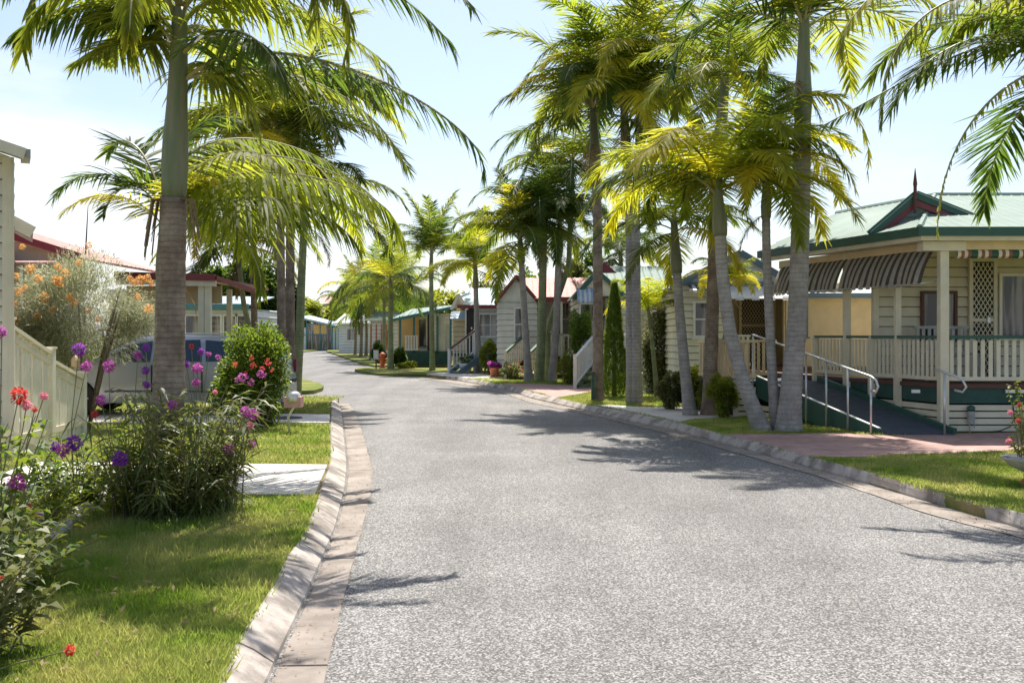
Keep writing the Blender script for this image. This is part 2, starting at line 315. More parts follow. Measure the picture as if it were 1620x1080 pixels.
def clap(mb, poly, z0, z1, pitch=.19, lip=.036, mi=0):
    """weatherboards all round a CCW footprint"""
    z = z0; n = len(poly)
    o = offs(poly, lip)
    while z < z1 - .01:
        zt = min(z + pitch, z1)
        jz = z + max(.016, pitch * .09)
        vs = [(p[0], p[1], jz) for p in o] + [(p[0], p[1], zt) for p in poly] + [(p[0], p[1], z) for p in poly]
        mb.add(vs, [(i, (i + 1) % n, n + (i + 1) % n, n + i) for i in range(n)], mi); mb.add(vs, [(2 * n + i, 2 * n + (i + 1) % n, (i + 1) % n, i) for i in range(n)], 1); z = zt  # lower strip carries the painted lap shade
    return mb
def gable_boards(mb, x0, x1, xa, y, z0, za, pitch=.19, t=.12, mi=0):
    z = z0
    while z < za - .02:
        zt = min(z + pitch, za); f = (z - z0) / (za - z0); g = (zt - z0) / (za - z0)
        a0 = x0 + (xa - x0) * f; b0 = x1 + (xa - x1) * f; a1 = x0 + (xa - x0) * g; b1 = x1 + (xa - x1) * g
        mb.add([(a0, y - .022, z), (b0, y - .022, z), (b1, y, zt), (a1, y, zt), (a0, y + t, z), (b0, y + t, z), (b1, y + t, zt), (a1, y + t, zt)],
               [(0, 1, 2, 3), (4, 7, 6, 5), (0, 4, 5, 1), (0, 3, 7, 4), (1, 5, 6, 2), (3, 2, 6, 7)], mi); z = zt
    return mb
def roof_face(mb, poly, up, pitch=.22, t=.04, rib=.02, mi=0, mr=0, rw=.03):
    """roof sheet with raised ribs running along 'up'"""
    poly = [Vector(p) for p in poly]; nrm = (poly[1] - poly[0]).cross(poly[2] - poly[1]).normalized()
    if nrm.z < 0: poly = poly[::-1]; nrm = -nrm
    up = Vector(up); up = (up - nrm * up.dot(nrm)).normalized(); sd_ = up.cross(nrm).normalized(); mb.slab(poly, t, mi)
    ss = [p.dot(sd_) for p in poly]; s = min(ss) + pitch / 2; n = len(poly)
    while s < max(ss):
        hit = []
        for i in range(n):
            a, b = poly[i], poly[(i + 1) % n]; sa, sb = a.dot(sd_), b.dot(sd_)
            if (sa - s) * (sb - s) < 0: hit.append(a + (b - a) * ((s - sa) / (sb - sa)))
        if len(hit) >= 2 and (hit[0] - hit[1]).length > .05:
            a, b = hit[0], hit[1]; wv = sd_ * rw; h = nrm * rib
            mb.add([a - wv, a + h, a + wv, b - wv, b + h, b + wv], [(0, 1, 4, 3), (1, 2, 5, 4), (0, 2, 1), (3, 4, 5)], mr)
        s += pitch
    return mb
def balu(mb, a, b, h, pitch=.115, w=.05, rail=True, bot=.08, top=None, mi=0, t=.02, mt=None):
    """slatted balustrade from a to b (base points), height h"""
    a = Vector(a); b = Vector(b); L = (b - a).to_2d().length; n = max(1, int(L / pitch)); dx = (b - a).to_2d().normalized()
    for i in range(n):
        q = a + (b - a) * ((i + .5) / n); e = Vector((dx.x, dx.y, 0)) * w / 2; nn_ = Vector((-dx.y, dx.x, 0)) * t / 2
        z0, z1 = q.z + bot, q.z + h - .03
        vs = [(q + k).to_2d().to_tuple() for k in (-e - nn_, e - nn_, e + nn_, -e + nn_)]
        mb.add([(x, y, z0) for x, y in vs] + [(x, y, z1) for x, y in vs], [(0, 1, 5, 4), (1, 2, 6, 5), (2, 3, 7, 6), (3, 0, 4, 7), (4, 5, 6, 7)], mi)
    mb.beam(a + Vector((0, 0, bot)), b + Vector((0, 0, bot)), .045, .06, mi)
    if rail: mb.beam(a + Vector((0, 0, h)), b + Vector((0, 0, h)), .08, .045, mi if mt is None else mt)
    return mb
def window(par, x, z0, w_, h, y, frame='white', nx=2, ny=1, depth=.06, rz=0, label=None, fw=.05, name='window'):
    """frame proud of the wall plane y (facing -y) with a child pane"""
    mb = MB(); x0, x1 = -w_ / 2, w_ / 2
    mb.box(x0, x0 + fw, -depth, .0, 0, h); mb.box(x1 - fw, x1, -depth, 0, 0, h)
    mb.box(x0 + fw, x1 - fw, -depth, 0, 0, fw); mb.box(x0 + fw, x1 - fw, -depth, 0, h - fw, h)
    for i in range(1, nx):
        c = x0 + w_ * i / nx; mb.box(c - .018, c + .018, -depth + .01, 0, fw, h - fw)
    for i in range(1, ny):
        c = h * i / ny; mb.box(x0 + fw, x1 - fw, -depth + .014, -.004, c - .016, c + .016)
    mb.box(x0 - .03, x1 + .03, -depth - .04, .01, -.04, 0)
    o = mb.build(name, frame, par, loc=(x, y, z0), rz=rz)
    MB().box(x0 + fw, x1 - fw, -depth + .03, -.012, fw, h - fw).build('pane', 'glass', o)
    return o
def door(par, x, z0, y, w_=.82, h=2.03, frame='cream', leaf='mesh_door', lattice=False, rz=0):
    mb = MB(); mb.box(-w_ / 2 - .06, -w_ / 2, -.07, 0, 0, h + .06); mb.box(w_ / 2, w_ / 2 + .06, -.07, 0, 0, h + .06); mb.box(-w_ / 2, w_ / 2, -.07, 0, h, h + .06)
    o = mb.build('door', frame, par, loc=(x, y, z0), rz=rz)
    MB().box(-w_ / 2, w_ / 2, -.04, -.005, 0, h).build('door_leaf', leaf, o)
    if lattice:
        lb = MB(); s = .13; y0 = -.055; k = -int(h / s) - 8
        for j in range(k, -k):
            for sg in (1, -1):
                # line z = sg*1.7*(x) + j*s*1.7 clipped
                pts = []
                for xx in (-w_ / 2, w_ / 2): pts.append((xx, sg * 1.7 * xx + j * s * 1.0))
                (xa, za), (xb, zb) = pts; sl_ = (zb - za) / (xb - xa)
                if za > zb: xa, za, xb, zb = xb, zb, xa, za
                if zb <= .02 or za >= h - .02: continue
                if za < .02: xa = xa + (.02 - za) / sl_; za = .02
                if zb > h - .02: xb = xb + (h - .02 - zb) / sl_; zb = h - .02
                if abs(zb - za) > .03: lb.beam((xa, y0 - .003 * sg, za), (xb, y0 - .003 * sg, zb), .006, .014)
        lb.box(-w_ / 2, w_ / 2, -.065, -.045, h * .5 - .03, h * .5 + .03)
        lb.build('screen_grille', 'tan' if lattice == 1 else 'cream', o)
    MB().box(w_ / 2 - .12, w_ / 2 - .07, -.09, -.066, .95, 1.05).build('handle', 'galv', o)
    return o

# ------------------------------------------------------------------ foliage engines (numpy)
def np_mesh(name, V, F, mats, parent=None, smooth=False, loops=4):
    me = bpy.data.meshes.new(name); nv = len(V); nf = len(F)
    me.vertices.add(nv); me.vertices.foreach_set('co', np.asarray(V, np.float32).ravel())
    me.loops.add(nf * loops); me.loops.foreach_set('vertex_index', np.asarray(F, np.int32).ravel())
    me.polygons.add(nf); me.polygons.foreach_set('loop_start', np.arange(0, nf * loops, loops, dtype=np.int32))
    me.update(calc_edges=True); me.validate(); return link(name, me, mats, parent, smooth)
def norm(a): return a / (np.linalg.norm(a, axis=-1, keepdims=True) + 1e-9)
def leaves(name, pts, dirs, L, W, mat_, parent=None, fold=.25, droop=.3):
    """folded 6-vertex leaves: base, 2 mid, 2 upper mid, tip -> 2 quads + fold"""
    n = len(pts); pts = np.asarray(pts, float); d = norm(np.asarray(dirs, float)); L = np.broadcast_to(L, (n,))[:, None]; W = np.broadcast_to(W, (n,))[:, None]
    up = np.tile([0, 0, 1.], (n, 1)) + rng.normal(0, .35, (n, 3)); s = norm(np.cross(d, up)); nn_ = np.cross(s, d)
    mid = pts + d * L * .5 - nn_ * 0 ; tip = pts + d * L + np.array([0, 0, -1.]) * L * droop
    mid = mid + np.array([0, 0, -1.]) * L * droop * .2
    a = mid + s * W * .5 + nn_ * W * fold; b = mid - s * W * .5 + nn_ * W * fold
    V = np.stack([pts, a, tip, b], 1).reshape(-1, 3); k = np.arange(n)[:, None] * 4
    return np_mesh(name, V, (k + np.array([[0, 1, 2, 3]])).reshape(-1, 4), mat_, parent)
def clump_pts(n, c, r, nclump=14, cr=.38, shell=.55, flat=1.0):
    """points in sub-clumps spread through an ellipsoid"""
    c = np.array(c, float); r = np.array(r, float)
    cd = norm(rng.normal(size=(nclump, 3))); cc = cd * (shell + (1 - shell) * rng.random((nclump, 1)) ** .5) * .78
    k = rng.integers(0, nclump, n); o = norm(rng.normal(size=(n, 3))) * rng.random((n, 1)) ** .45 * cr
    p = cc[k] + o; return c + p * r, norm(p * r + rng.normal(0, .25, (n, 3)) * r.mean())
def bush(name, label, cat, base, c, r, n, L, W, mat_, nclump=16, cr=.38, stems=6, group=None, up=.4, stem_mat='woody', fold=.25):
    o = empty(name, (base[0], base[1], base[2]), label, cat, group); b0 = np.array(base)
    pts, dr = clump_pts(n, np.array(c) - b0, r, nclump, cr); dr = norm(dr + np.array([0, 0, up]) + rng.normal(0, .45, (n, 3)))
    keep = pts[:, 2] > .02; pts = pts[keep]; dr = dr[keep]; n = len(pts)
    leaves('foliage', pts, dr, L * (.7 + .6 * rng.random(n)), W * (.7 + .6 * rng.random(n)), mat_, o, fold=fold)
    mb = MB(); cc = np.array(c) - b0
    for i in range(stems):
        a = 2 * math.pi * i / stems + random.random(); e = cc + np.array([math.cos(a) * r[0] * .55, math.sin(a) * r[1] * .55, r[2] * random.uniform(-.1, .5)])
        p0 = (math.cos(a) * .05, math.sin(a) * .05, 0); mid = ((p0[0] + e[0]) * .45, (p0[1] + e[1]) * .45, e[2] * .5)
        rr_ = max(.008, r[2] * .03); mb.tube([p0, mid, tuple(e)], [rr_, rr_ * .7, rr_ * .35], 5)
    mb.build('stems', stem_mat, o, True); return o

# palm frond: rachis polyline with hanging leaflets
def frond_mesh(name, pts, Lmax=.62, pairs=42, W=.032, seed=0, start=.13, hang=.5, seg=3, rr_=.016, ragged=.1, vlift=.25):
    r_ = np.random.default_rng(seed); pts = np.array(pts, float); t = np.linspace(0, 1, len(pts)); K = 24; tt = np.linspace(0, 1, K)
    # smooth resample (Catmull via polyfit)
    deg = min(3, len(pts) - 1); cf = [np.polyfit(t, pts[:, i], deg) for i in range(3)]
    ev = lambda s: np.stack([np.polyval(c_, s) for c_ in cf], -1); de = lambda s: norm(np.stack([np.polyval(np.polyder(c_), s) for c_ in cf], -1))
    C = ev(tt); V = []; F = []; n = 5
    T = de(tt); up = np.array([0, 0, 1.]); ref = None
    for i in range(K):
        a = np.cross(T[i], up); a = a / np.linalg.norm(a) if np.linalg.norm(a) > .05 else np.array([0, 1., 0]); b_ = np.cross(a, T[i]); q = rr_ * (1 - .85 * tt[i]) + .002
        for j in range(n): V.append(C[i] + (a * math.cos(j * 2 * math.pi / n) * 1.1 + b_ * math.sin(j * 2 * math.pi / n)) * q)
    for i in range(K - 1):
        for j in range(n): F.append((i * n + j, i * n + (j + 1) % n, (i + 1) * n + (j + 1) % n, (i + 1) * n + j))
    nr = len(F); k0 = len(V)
    ss = start + (1 - start) * (np.arange(pairs) / (pairs - 1)) ** .95 * .995
    for side in (1, -1):
        for s in ss:
            s = min(.995, s + r_.normal(0, .004)); p = ev(s); d = de(s)
            a = np.cross(d, up); la = np.linalg.norm(a); a = a / la if la > .08 else np.array([0, 1., 0]); nn_ = np.cross(a, d)
            u = (s - start) / (1 - start); ang = R(72 - 42 * u + r_.normal(0, 5)); lf = vlift + r_.normal(0, .16)
            dr = d * math.cos(ang) + a * side * math.sin(ang) + nn_ * lf; dr = dr / np.linalg.norm(dr); dr = dr + np.array([0, 0, -1.]) * hang * .32; dr = dr / np.linalg.norm(dr)
            Ln = Lmax * (.45 + .55 * math.sin(math.pi * min(1, u * 1.15 + .18)) if u < .72 else .45 + .55 * math.sin(math.pi * min(1, .72 * 1.15 + .18)) - (u - .72) * .35 + .28 * 0) * r_.uniform(.82, 1.08)
            if r_.random() < ragged: Ln *= r_.uniform(.4, .8)
            hg = hang * r_.uniform(.6, 1.4); q = p.copy(); base = len(V); wn = nn_ + r_.normal(0, .25, 3)
            for j in range(seg + 1):
                f = j / seg; wd = W * (.5 + .9 * f if f < .34 else 1.0 - (f - .34) / .66 * .93) * .5 if j < seg else .0015
                dd = dr + np.array([0, 0, -1.]) * hg * f * .6; dd /= np.linalg.norm(dd)
                sv = np.cross(dd, wn); sv /= np.linalg.norm(sv) + 1e-9
                V.append(q + sv * wd); V.append(q - sv * wd); q = q + dd * Ln / seg
            for j in range(seg): F.append((base + 2 * j, base + 2 * j + 1, base + 2 * j + 3, base + 2 * j + 2))
    me = bpy.data.meshes.new(name); me.from_pydata([tuple(v) for v in V], [], F)
    mi = [1] * nr + [0] * (len(F) - nr); me.polygons.foreach_set('material_index', mi); me.update()
    return me
def arc_pts(L, el, droop, n=7, side=0.):
    """rachis in the local xz plane starting at the origin, elevation el, bending down by droop degrees"""
    p = Vector((0, 0, 0)); out = [tuple(p)]; e = el
    for i in range(n):
        f = (i + 1) / n; e = el - droop * (f ** 1.25); az = side * f
        p = p + Vector((math.cos(R(e)) * math.cos(az), math.cos(R(e)) * math.sin(az), math.sin(R(e)))) * (L / n); out.append(tuple(p))
    return out
FR = []   # (mesh, mesh_yellow)
for i, (el, dp) in enumerate([(80, 30), (70, 70), (60, 85), (50, 95), (38, 90), (26, 85), (12, 75), (-8, 60), (-30, 45), (65, 110), (45, 120), (30, 110)]):
    pts = arc_pts(2.35, el, dp, side=random.uniform(-.35, .35))
    me = frond_mesh('frond_%d' % i, pts, seed=i, hang=.45 + .7 * random.random(), Lmax=.80, pairs=78, W=.040, vlift=.12)
    me.materials.append(M['frond']); me.materials.append(M['rachis'])
    m2 = me.copy(); m2.materials.clear(); m2.materials.append(M['frond_yellow']); m2.materials.append(M['rachis'])
    FR.append((me, m2))
FRD = frond_mesh('frond_dead_mesh', arc_pts(1.5, -25, 60), seed=77, hang=1.2, Lmax=.5, pairs=34, W=.03); FRD.materials.append(M['frond_dead']); FRD.materials.append(M['spent'])
def palm(label, base, path, r0, shaft=.9, nf=11, fs=1.0, yellow=.25, tm='trunk', group=None, seed=0, flare=1.35, custom=None, fruit=False, skip=None, rsh=1.15, elr=None, d=None):
    """path: list of (px,py) trunk centre line from base to crown at depth d (photo pixels), or world points"""
    rnd = random.Random(seed); bx, by, bz = base
    o = empty('palm_tree', base, label, 'palm tree', group)
    pts = [Vector(p) - Vector(base) for p in path]
    # dense resample
    L = [0]
    for i in range(1, len(pts)): L.append(L[-1] + (pts[i] - pts[i - 1]).length)
    tot = L[-1]
    def at(s):
        s = max(0, min(tot, s))
        for i in range(1, len(pts)):
            if s <= L[i] + 1e-6: f = (s - L[i - 1]) / (L[i] - L[i - 1]); return pts[i - 1].lerp(pts[i], f)
    def sm(s): return (at(s - .25) + at(s) * 2 + at(s + .25)) / 4 if .25 < s < tot - .25 else at(s)
    tl = tot - shaft; k = max(10, int(tl / .06)); tp = []; tr = []
    for i in range(k + 1):
        s = tl * i / k; tp.append(sm(s)); q = r0 * (1 + (flare - 1) * math.exp(-s / .28)) * (1 - .22 * s / max(tl, 1))
        tr.append(q * (1 + .018 * (-1) ** i + rnd.uniform(-.012, .012)))
    MB().tube(tp, tr, 14).build('trunk', tm, o, True)
    sp = []; sr = []
    for i in range(11):
        f = i / 10; sp.append(sm(tl - .02 + shaft * f)); sr.append(r0 * .8 * rsh * (1.0 + .12 * math.sin(math.pi * min(1, f * 2.2)) - .5 * max(0, f - .25)))
    MB().tube(sp, sr, 12).build('crownshaft', 'shaft', o, True)
    top = sm(tot - .05)
    yaw0 = rnd.random() * 6.28
    nf = int(nf * 1.3)
    for i in range(nf):
        f = i / max(1, nf - 1); cls = min(8, int(f * 7.8)) if rnd.random() > .3 else rnd.choice([9, 10, 3, 4])
        if elr is not None: cls = rnd.choice(elr)
        yaw = yaw0 + i * 2.399 + rnd.uniform(-.25, .25)
        if skip and skip(yaw % 6.283, cls): continue
        me = FR[cls][1 if rnd.random() < yellow else 0]
        c = bpy.data.objects.new('frond', me); COL.objects.link(c); c.parent = o
        c.location = top + Vector((0, 0, -.25 * f * min(1, shaft))); c.rotation_euler = (rnd.uniform(-.06, .06), rnd.uniform(-.08, .08), yaw); s = fs * rnd.uniform(.88, 1.12); c.scale = (s, s, s)
    if nf and rnd.random() < .55:
        c = bpy.data.objects.new('dead_frond', FRD); COL.objects.link(c); c.parent = o; c.location = top + Vector((0, 0, -min(shaft, 1.0) + .1)); c.rotation_euler = (0, 0, rnd.random() * 6.28); c.scale = (fs * .75,) * 3
    # spear
    MB().tube([top, top + Vector((.02, .01, .5 * fs)), top + Vector((.05, .02, 1.1 * fs))], [.02, .013, .003], 5).build('spear_leaf', 'rachis', o)
    for cp in (custom or []):
        w_ = [Vector(p) - Vector(base) for p in cp['pts']]
        me = frond_mesh('frond_custom', [tuple(p) for p in w_], Lmax=cp.get('L', .6), pairs=int(cp.get('pairs', 60) * 1.3), W=cp.get('W', .038), seed=int(w_[-1].x * 999) % 9999, hang=cp.get('hang', .7),
                        start=cp.get('start', .1), seg=4, vlift=cp.get('vlift', .0), ragged=.15)
        me.materials.append(M['frond_yellow' if cp.get('y') else 'frond']); me.materials.append(M['rachis'])
        c = bpy.data.objects.new('frond', me); COL.objects.link(c); c.parent = o
    if fruit:
        mb = MB()
        for i in range(3):
            a = rnd.random() * 6.28; q = sm(tl); 
            for j in range(9):
                b_ = a + rnd.uniform(-.5, .5); h_ = rnd.uniform(.25, .55)
                mb.tube([q, q + Vector((math.cos(b_) * .18, math.sin(b_) * .18, -.02)), q + Vector((math.cos(b_) * .24, math.sin(b_) * .24, -h_))], [.012, .008, .004], 4)
        mb.build('flower_stalks', 'spent', o)
    return o
def ppath(d, pts, zbase=GZ):
    """pixel path at constant depth, first point dropped on the ground"""
    out = [P(px, py, d) for px, py in pts]; out[0].z = zbase; return out

# ------------------------------------------------------------------ ground, road, kerbs
KZ = .115
def px2curve(lst, z):
    a = sorted([G(px, py, z) [::-1] for px, py in lst]); return np.array([q[0] for q in a]), np.array([q[1] for q in a])
def curve(lst, z, back=-12):
    d, x = px2curve(lst, z); s = (x[2] - x[0]) / (d[2] - d[0]); xb = x[0] + s * (back - d[0]) * .6
    return np.concatenate([[back], d]), np.concatenate([[xb], x])
LIPL = curve([(512, 1080), (541, 955), (561, 878), (577, 819), (588, 775), (588, 741), (581, 714), (573, 684), (561, 651), (551, 638)], 0)
FACL = curve([(426, 1080), (450, 1024), (485, 950), (509, 893), (533, 834), (547, 775), (550, 736), (545, 690), (541, 651), (534, 636)], 0)
BAKL = curve([(340, 1074), (367, 1015), (423, 932), (450, 878), (473, 852), (494, 804), (509, 760), (515, 745), (520, 728), (521, 671), (523, 650), (522, 635)], KZ)
LIPR = curve([(1620, 852), (1472, 815), (1367, 778), (1290, 752), (1208, 729), (1130, 706), (1040, 682), (940, 658), (835, 636), (795, 621), (725, 607), (660, 599)], 0)
FACR = curve([(1620, 838), (1553, 818), (1439, 785), (1305, 746), (1200, 717), (1151, 703), (1091, 687), (1055, 677), (983, 664), (951, 655), (840, 630), (804, 617), (731, 603), (665, 595)], 0)
BAKR = curve([(1620, 811), (1544, 796), (1394, 752), (1283, 722), (1215, 703), (1165, 692), (1075, 668), (990, 650), (935, 641), (850, 622), (812, 611), (740, 598), (675, 592)], KZ)
ev = lambda c, d: float(np.interp(d, c[0], c[1]))
MB().box(-600, 600, -60, 900, -.6, -.02).build('ground', 'ground')
tagit(bpy.data.objects['ground'], kind='structure')
rd = MB(); rd.add([(-45, -14, 0), (45, -14, 0), (45, 118, 0), (-45, 118, 0)], [(0, 1, 2, 3)]); tagit(rd.build('road', 'asphalt'), kind='structure')
dl = lambda a, b, st: list(np.arange(a, b, st)) + [b]
dL = dl(-12, 4, 1.5) + dl(4.2, 23.2, .2); dR = dl(-12, 6, 1.5) + dl(6.2, 37.5, .25)
def dedupe(l): return sorted(set(round(float(x), 3) for x in l))
def kerb(name, lip, fac, bak, ds, sgn, jl):
    """rollover kerb: gutter apron, joint groove, sloping kerb"""
    ds = dedupe(ds); ex = []
    for k in np.arange(ds[0] + .7, ds[-1], jl):
        ex += [k - .012, k - .008, k + .008, k + .012]
    js = set(round(float(k + o_), 3) for k in np.arange(ds[0] + .7, ds[-1], jl) for o_ in (-.008, .008)); ds = dedupe(ds + ex)
    V = []; n = 8
    for d in ds:
        xl, xf, xb = ev(lip, d), ev(fac, d), ev(bak, d); wob = .006 * math.sin(d * 7.3) + .004 * math.sin(d * 19)
        dp = -.012 if round(d, 3) in js else 0
        xf2 = xf + (xb - xf) * .07
        V += [(xl + wob, d, .006), (xl, d, .008 + dp), (xf - (xf - xl) * .05, d, .004 + dp), (xf, d, -.03), (xf2, d, .022 + dp), (xf + (xb - xf) * .5, d, .082 + dp), (xb - (xb - xf) * .12, d, KZ + .006 + dp), (xb + (xb - xf) * .02, d, KZ - .03)]
    Fg = []; Fk = []
    for i in range(len(ds) - 1):
        for j in range(n - 1):
            q = (i * n + j, i * n + j + 1, (i + 1) * n + j + 1, (i + 1) * n + j); q = q if sgn > 0 else q[::-1]
            (Fg if j < 2 else Fk).append(q)
    m_ = MB(); m_.add(V, Fg, 0); m_.f += Fk; m_.m += [1] * len(Fk)
    return tagit(m_.build(name, ['concrete_gutter', 'concrete_kerb'], None), kind='structure')
kerb('kerb_left', LIPL, FACL, BAKL, dL, -1, 2.3); kerb('kerb_right', LIPR, FACR, BAKR, dR, 1, 2.3)
# raised verges
cl_ = [(ev(BAKL, d), d) for d in dedupe(dL)]
cor = [(cl_[-1][0] - .15, 23.7), (cl_[-1][0] - .5, 24.1), (cl_[-1][0] - 1.2, 24.35), (-40, 24.5)]
VL1 = cl_ + cor + [(-40, -12)]
cr_ = [(ev(BAKR, d), d) for d in dedupe(dR)]
t1 = [G(*q) for q in [(640, 590.5), (600, 589.5), (572, 586), (561, 583), (570, 580.5), (608, 580), (680, 581)]]
VR1 = cr_ + t1 + [(40, 46), (40, -12)]
VR2 = [G(*q) for q in [(700, 577.5), (593, 577), (575, 574), (549, 565.5), (530, 559), (516, 554.5)]] + [(-18, 98), (40, 112), (40, 47.2)]
t2 = [G(*q) for q in [(470, 617.5), (497, 616), (510, 612), (512, 609), (505, 605), (490, 601), (476, 597), (455, 590)]]
VL2 = t2[::-1] + [(-40, 25.8), (-40, 60), (-12, 52)]
VL3 = [(-17.5, 60), (-40, 62), (-40, 117), (-19, 100)]
for nm, pl in (('lawn_left', VL1), ('lawn_right', VR1), ('lawn_far_right', VR2), ('lawn_far_left', VL2), ('lawn_distant', VL3)):
    ar = sum(pl[i][0] * pl[(i + 1) % len(pl)][1] - pl[(i + 1) % len(pl)][0] * pl[i][1] for i in range(len(pl)))
    tagit(MB().prism(pl if ar > 0 else pl[::-1], -.01, KZ - .01).build(nm, 'lawn'), kind='structure')
def sheet(name, pxs, mt, z=KZ + .001, t=.05):
    pl = [G(a, b, z) if not isinstance(a, tuple) else a for a, b in pxs]
    ar = sum(pl[i][0] * pl[(i + 1) % len(pl)][1] - pl[(i + 1) % len(pl)][0] * pl[i][1] for i in range(len(pl)))
    return tagit(MB().prism(pl if ar > 0 else pl[::-1], z - t, z).build(name, mt), kind='structure')
kx = lambda d: ev(BAKL, d) - .004
# concrete slabs crossing the left verge
tagit(MB().prism([(-5.2, 9.35), (kx(9.35), 9.22), (kx(11.35), 11.35), (-5.6, 11.6)], 0, KZ + .006).build('path_concrete', 'concrete_path'), kind='structure')
tagit(MB().prism([(-13, 16.7), (kx(16.75), 16.75), (kx(18.5), 18.5), (-6.2, 18.9), (-13, 20.6)], 0, KZ + .006).build('driveway_left', 'concrete_path'), kind='structure')
DISC = MB().lathe((P(446, 661, 17.4).x, 17.65, KZ + .006), [(.3, 0), (.3, .012), (.27, .016), (.27, .01), (0, .01)], 24).build('dark_disc', 'awn_dark')  # low dark disc with a raised rim
tagit(DISC, 'dark round disc on the concrete driveway beside the left kerb', 'service cover')
sheet('paving_brick', [(1283, 722), (1215, 703), (1165, 692), (1150, 686), (1200, 686), (1330, 684), (1392, 688), (1514, 686), (1700, 680), (1760, 690), (1700, 702), (1600, 712), (1480, 717), (1360, 722)], 'pavers')
sheet('path_right', [(1075, 667), (990, 649), (938, 640), (960, 640), (1010, 643), (1085, 644), (1160, 650), (1170, 660), (1100, 662)], 'concrete_path')
sheet('driveway_brick', [(855, 622), (812, 611), (790, 606), (850, 607), (930, 610), (960, 614), (930, 620), (900, 626), (880, 629)], 'pavers')
sheet('driveway_concrete', [(740, 597.5), (675, 591.5), (690, 589), (760, 591), (800, 597), (790, 602), (770, 603)], 'concrete_path')
# leaf litter on the left gutter
pts = []; 
for i in range(900):
    d = rng.uniform(4, 18); f = rng.random() ** 3; x = ev(FACL, d) + (ev(LIPL, d) - ev(FACL, d)) * (f if rng.random() < .75 else 1.0 + rng.normal(0, .08)) + .01; pts.append((x, d, .012))
pts = np.array(pts); dr = norm(np.c_[rng.normal(size=(len(pts), 2)), np.abs(rng.normal(0, .12, len(pts)))])
o = leaves('leaf_litter', pts, dr, .012 + .02 * rng.random(len(pts)), .008, 'spent', fold=.1, droop=0); tagit(o, 'brown leaf litter gathered along the left gutter', 'leaf litter', kind='stuff')

# grass blades
def inpoly(x, y, pl):
    pl = np.array(pl); ins = np.zeros(len(x), bool); j = len(pl) - 1
    for i in range(len(pl)):
        xi, yi = pl[i]; xj, yj = pl[j]; c_ = ((yi > y) != (yj > y)) & (x < (xj - xi) * (y - yi) / (yj - yi + 1e-12) + xi); ins ^= c_; j = i
    return ins
def grass(name, n, dr_, xf, label, hmin=.022, hmax=.05, excl=()):
    u = rng.random(n); d0, d1 = dr_; y = 1 / (1 / d0 - u * (1 / d0 - 1 / d1))      # density ~ 1/d^2
    x0, x1 = xf(y); x = x0 + (x1 - x0) * rng.random(n) + rng.normal(0, .018, n); ok = np.ones(n, bool)
    for pl in excl: ok &= ~inpoly(x, y, pl)
    # thin bare patches
    q = np.sin(x * 3.1 + 1.3 * np.sin(y * 2.2)) * np.sin(y * 2.7 + 1.7 * np.sin(x * 1.7)); ok &= (rng.random(n) > .55 * np.clip(q - .25, 0, 1) * 1.6)
    x = x[ok]; y = y[ok]; n = len(x); h = rng.uniform(hmin, hmax, n) * (1 + .25 * np.sin(x * 5) * np.sin(y * 4)); wd = .0028 + .00055 * y
    a = rng.random(n) * 6.283; ln = rng.uniform(.2, .9, n) * h; b_ = rng.random(n) * 6.283; z = KZ - .012
    ca, sa = np.cos(a) * wd, np.sin(a) * wd
    V = np.stack([np.stack([x - ca, y - sa, np.full(n, z)], -1), np.stack([x + ca, y + sa, np.full(n, z)], -1), np.stack([x + np.cos(b_) * ln, y + np.sin(b_) * ln, z + h], -1)], 1).reshape(-1, 3)
    o = np_mesh(name, V, np.arange(3 * n).reshape(-1, 3), 'grass', loops=3); tagit(o, label, 'grass', kind='stuff')
pathA = [(-5.3, 9.3), (kx(9.3) + .1, 9.18), (kx(11.3) + .1, 11.4), (-5.6, 11.65)]; pathB = [(-13, 16.65), (kx(16.7) + .1, 16.7), (kx(18.5) + .1, 18.55), (-6.2, 18.95), (-13, 20.65)]
vBL = np.vectorize(lambda d: ev(BAKL, d)); vBR = np.vectorize(lambda d: ev(BAKR, d))
grass('grass_left', 330000, (3.6, 24), lambda y: (-.52 * y - .2, vBL(y) + .01), 'short sunlit grass of the left roadside lawn', excl=[pathA, pathB])
pav = [G(*q) for q in [(1283, 722), (1215, 703), (1165, 692), (1150, 686), (1200, 686), (1330, 684), (1392, 688), (1514, 686), (1700, 680), (1760, 690), (1700, 702), (1600, 712), (1480, 717), (1360, 722)]]
pth = [G(*q) for q in [(1075, 667), (990, 649), (938, 640), (960, 640), (1010, 643), (1085, 644), (1160, 650), (1170, 660), (1100, 662)]]
drv = [G(*q) for q in [(855, 622), (812, 611), (790, 606), (850, 607), (930, 610), (960, 614), (930, 620), (900, 626), (880, 629)]]
grass('grass_right', 200000, (7.5, 34), lambda y: (vBR(y) - .01, vBR(y) + 1.0 + .3 * np.clip(18 - y, 0, 10) + 1.6), 'short green grass of the right roadside lawn', excl=[pav, pth, drv])
def litter(name, label, n, f, mt, L):
    p = np.array([f() for _ in range(n)]); d_ = norm(np.c_[rng.normal(size=(n, 2)), np.abs(rng.normal(0, .2, n))])
    tagit(leaves(name, p, d_, L * (.5 + rng.random(n)), L * .35, mt, fold=.1, droop=0), label, 'leaf litter', kind='stuff')
def lf():
    d = rng.uniform(4, 15); return (rng.uniform(-.5 * d, ev(BAKL, d)), d, KZ + .03)
litter('lawn_litter', 'dry fallen leaf bits scattered on the left lawn', 420, lf, 'frond_dead', .05)
def rf():
    d = rng.uniform(7.5, 32); return (ev(LIPR, d) + rng.uniform(-1, .1) * abs(rng.normal(0, .25)) + (ev(FACR, d) - ev(LIPR, d)) * rng.random(), d, .014)
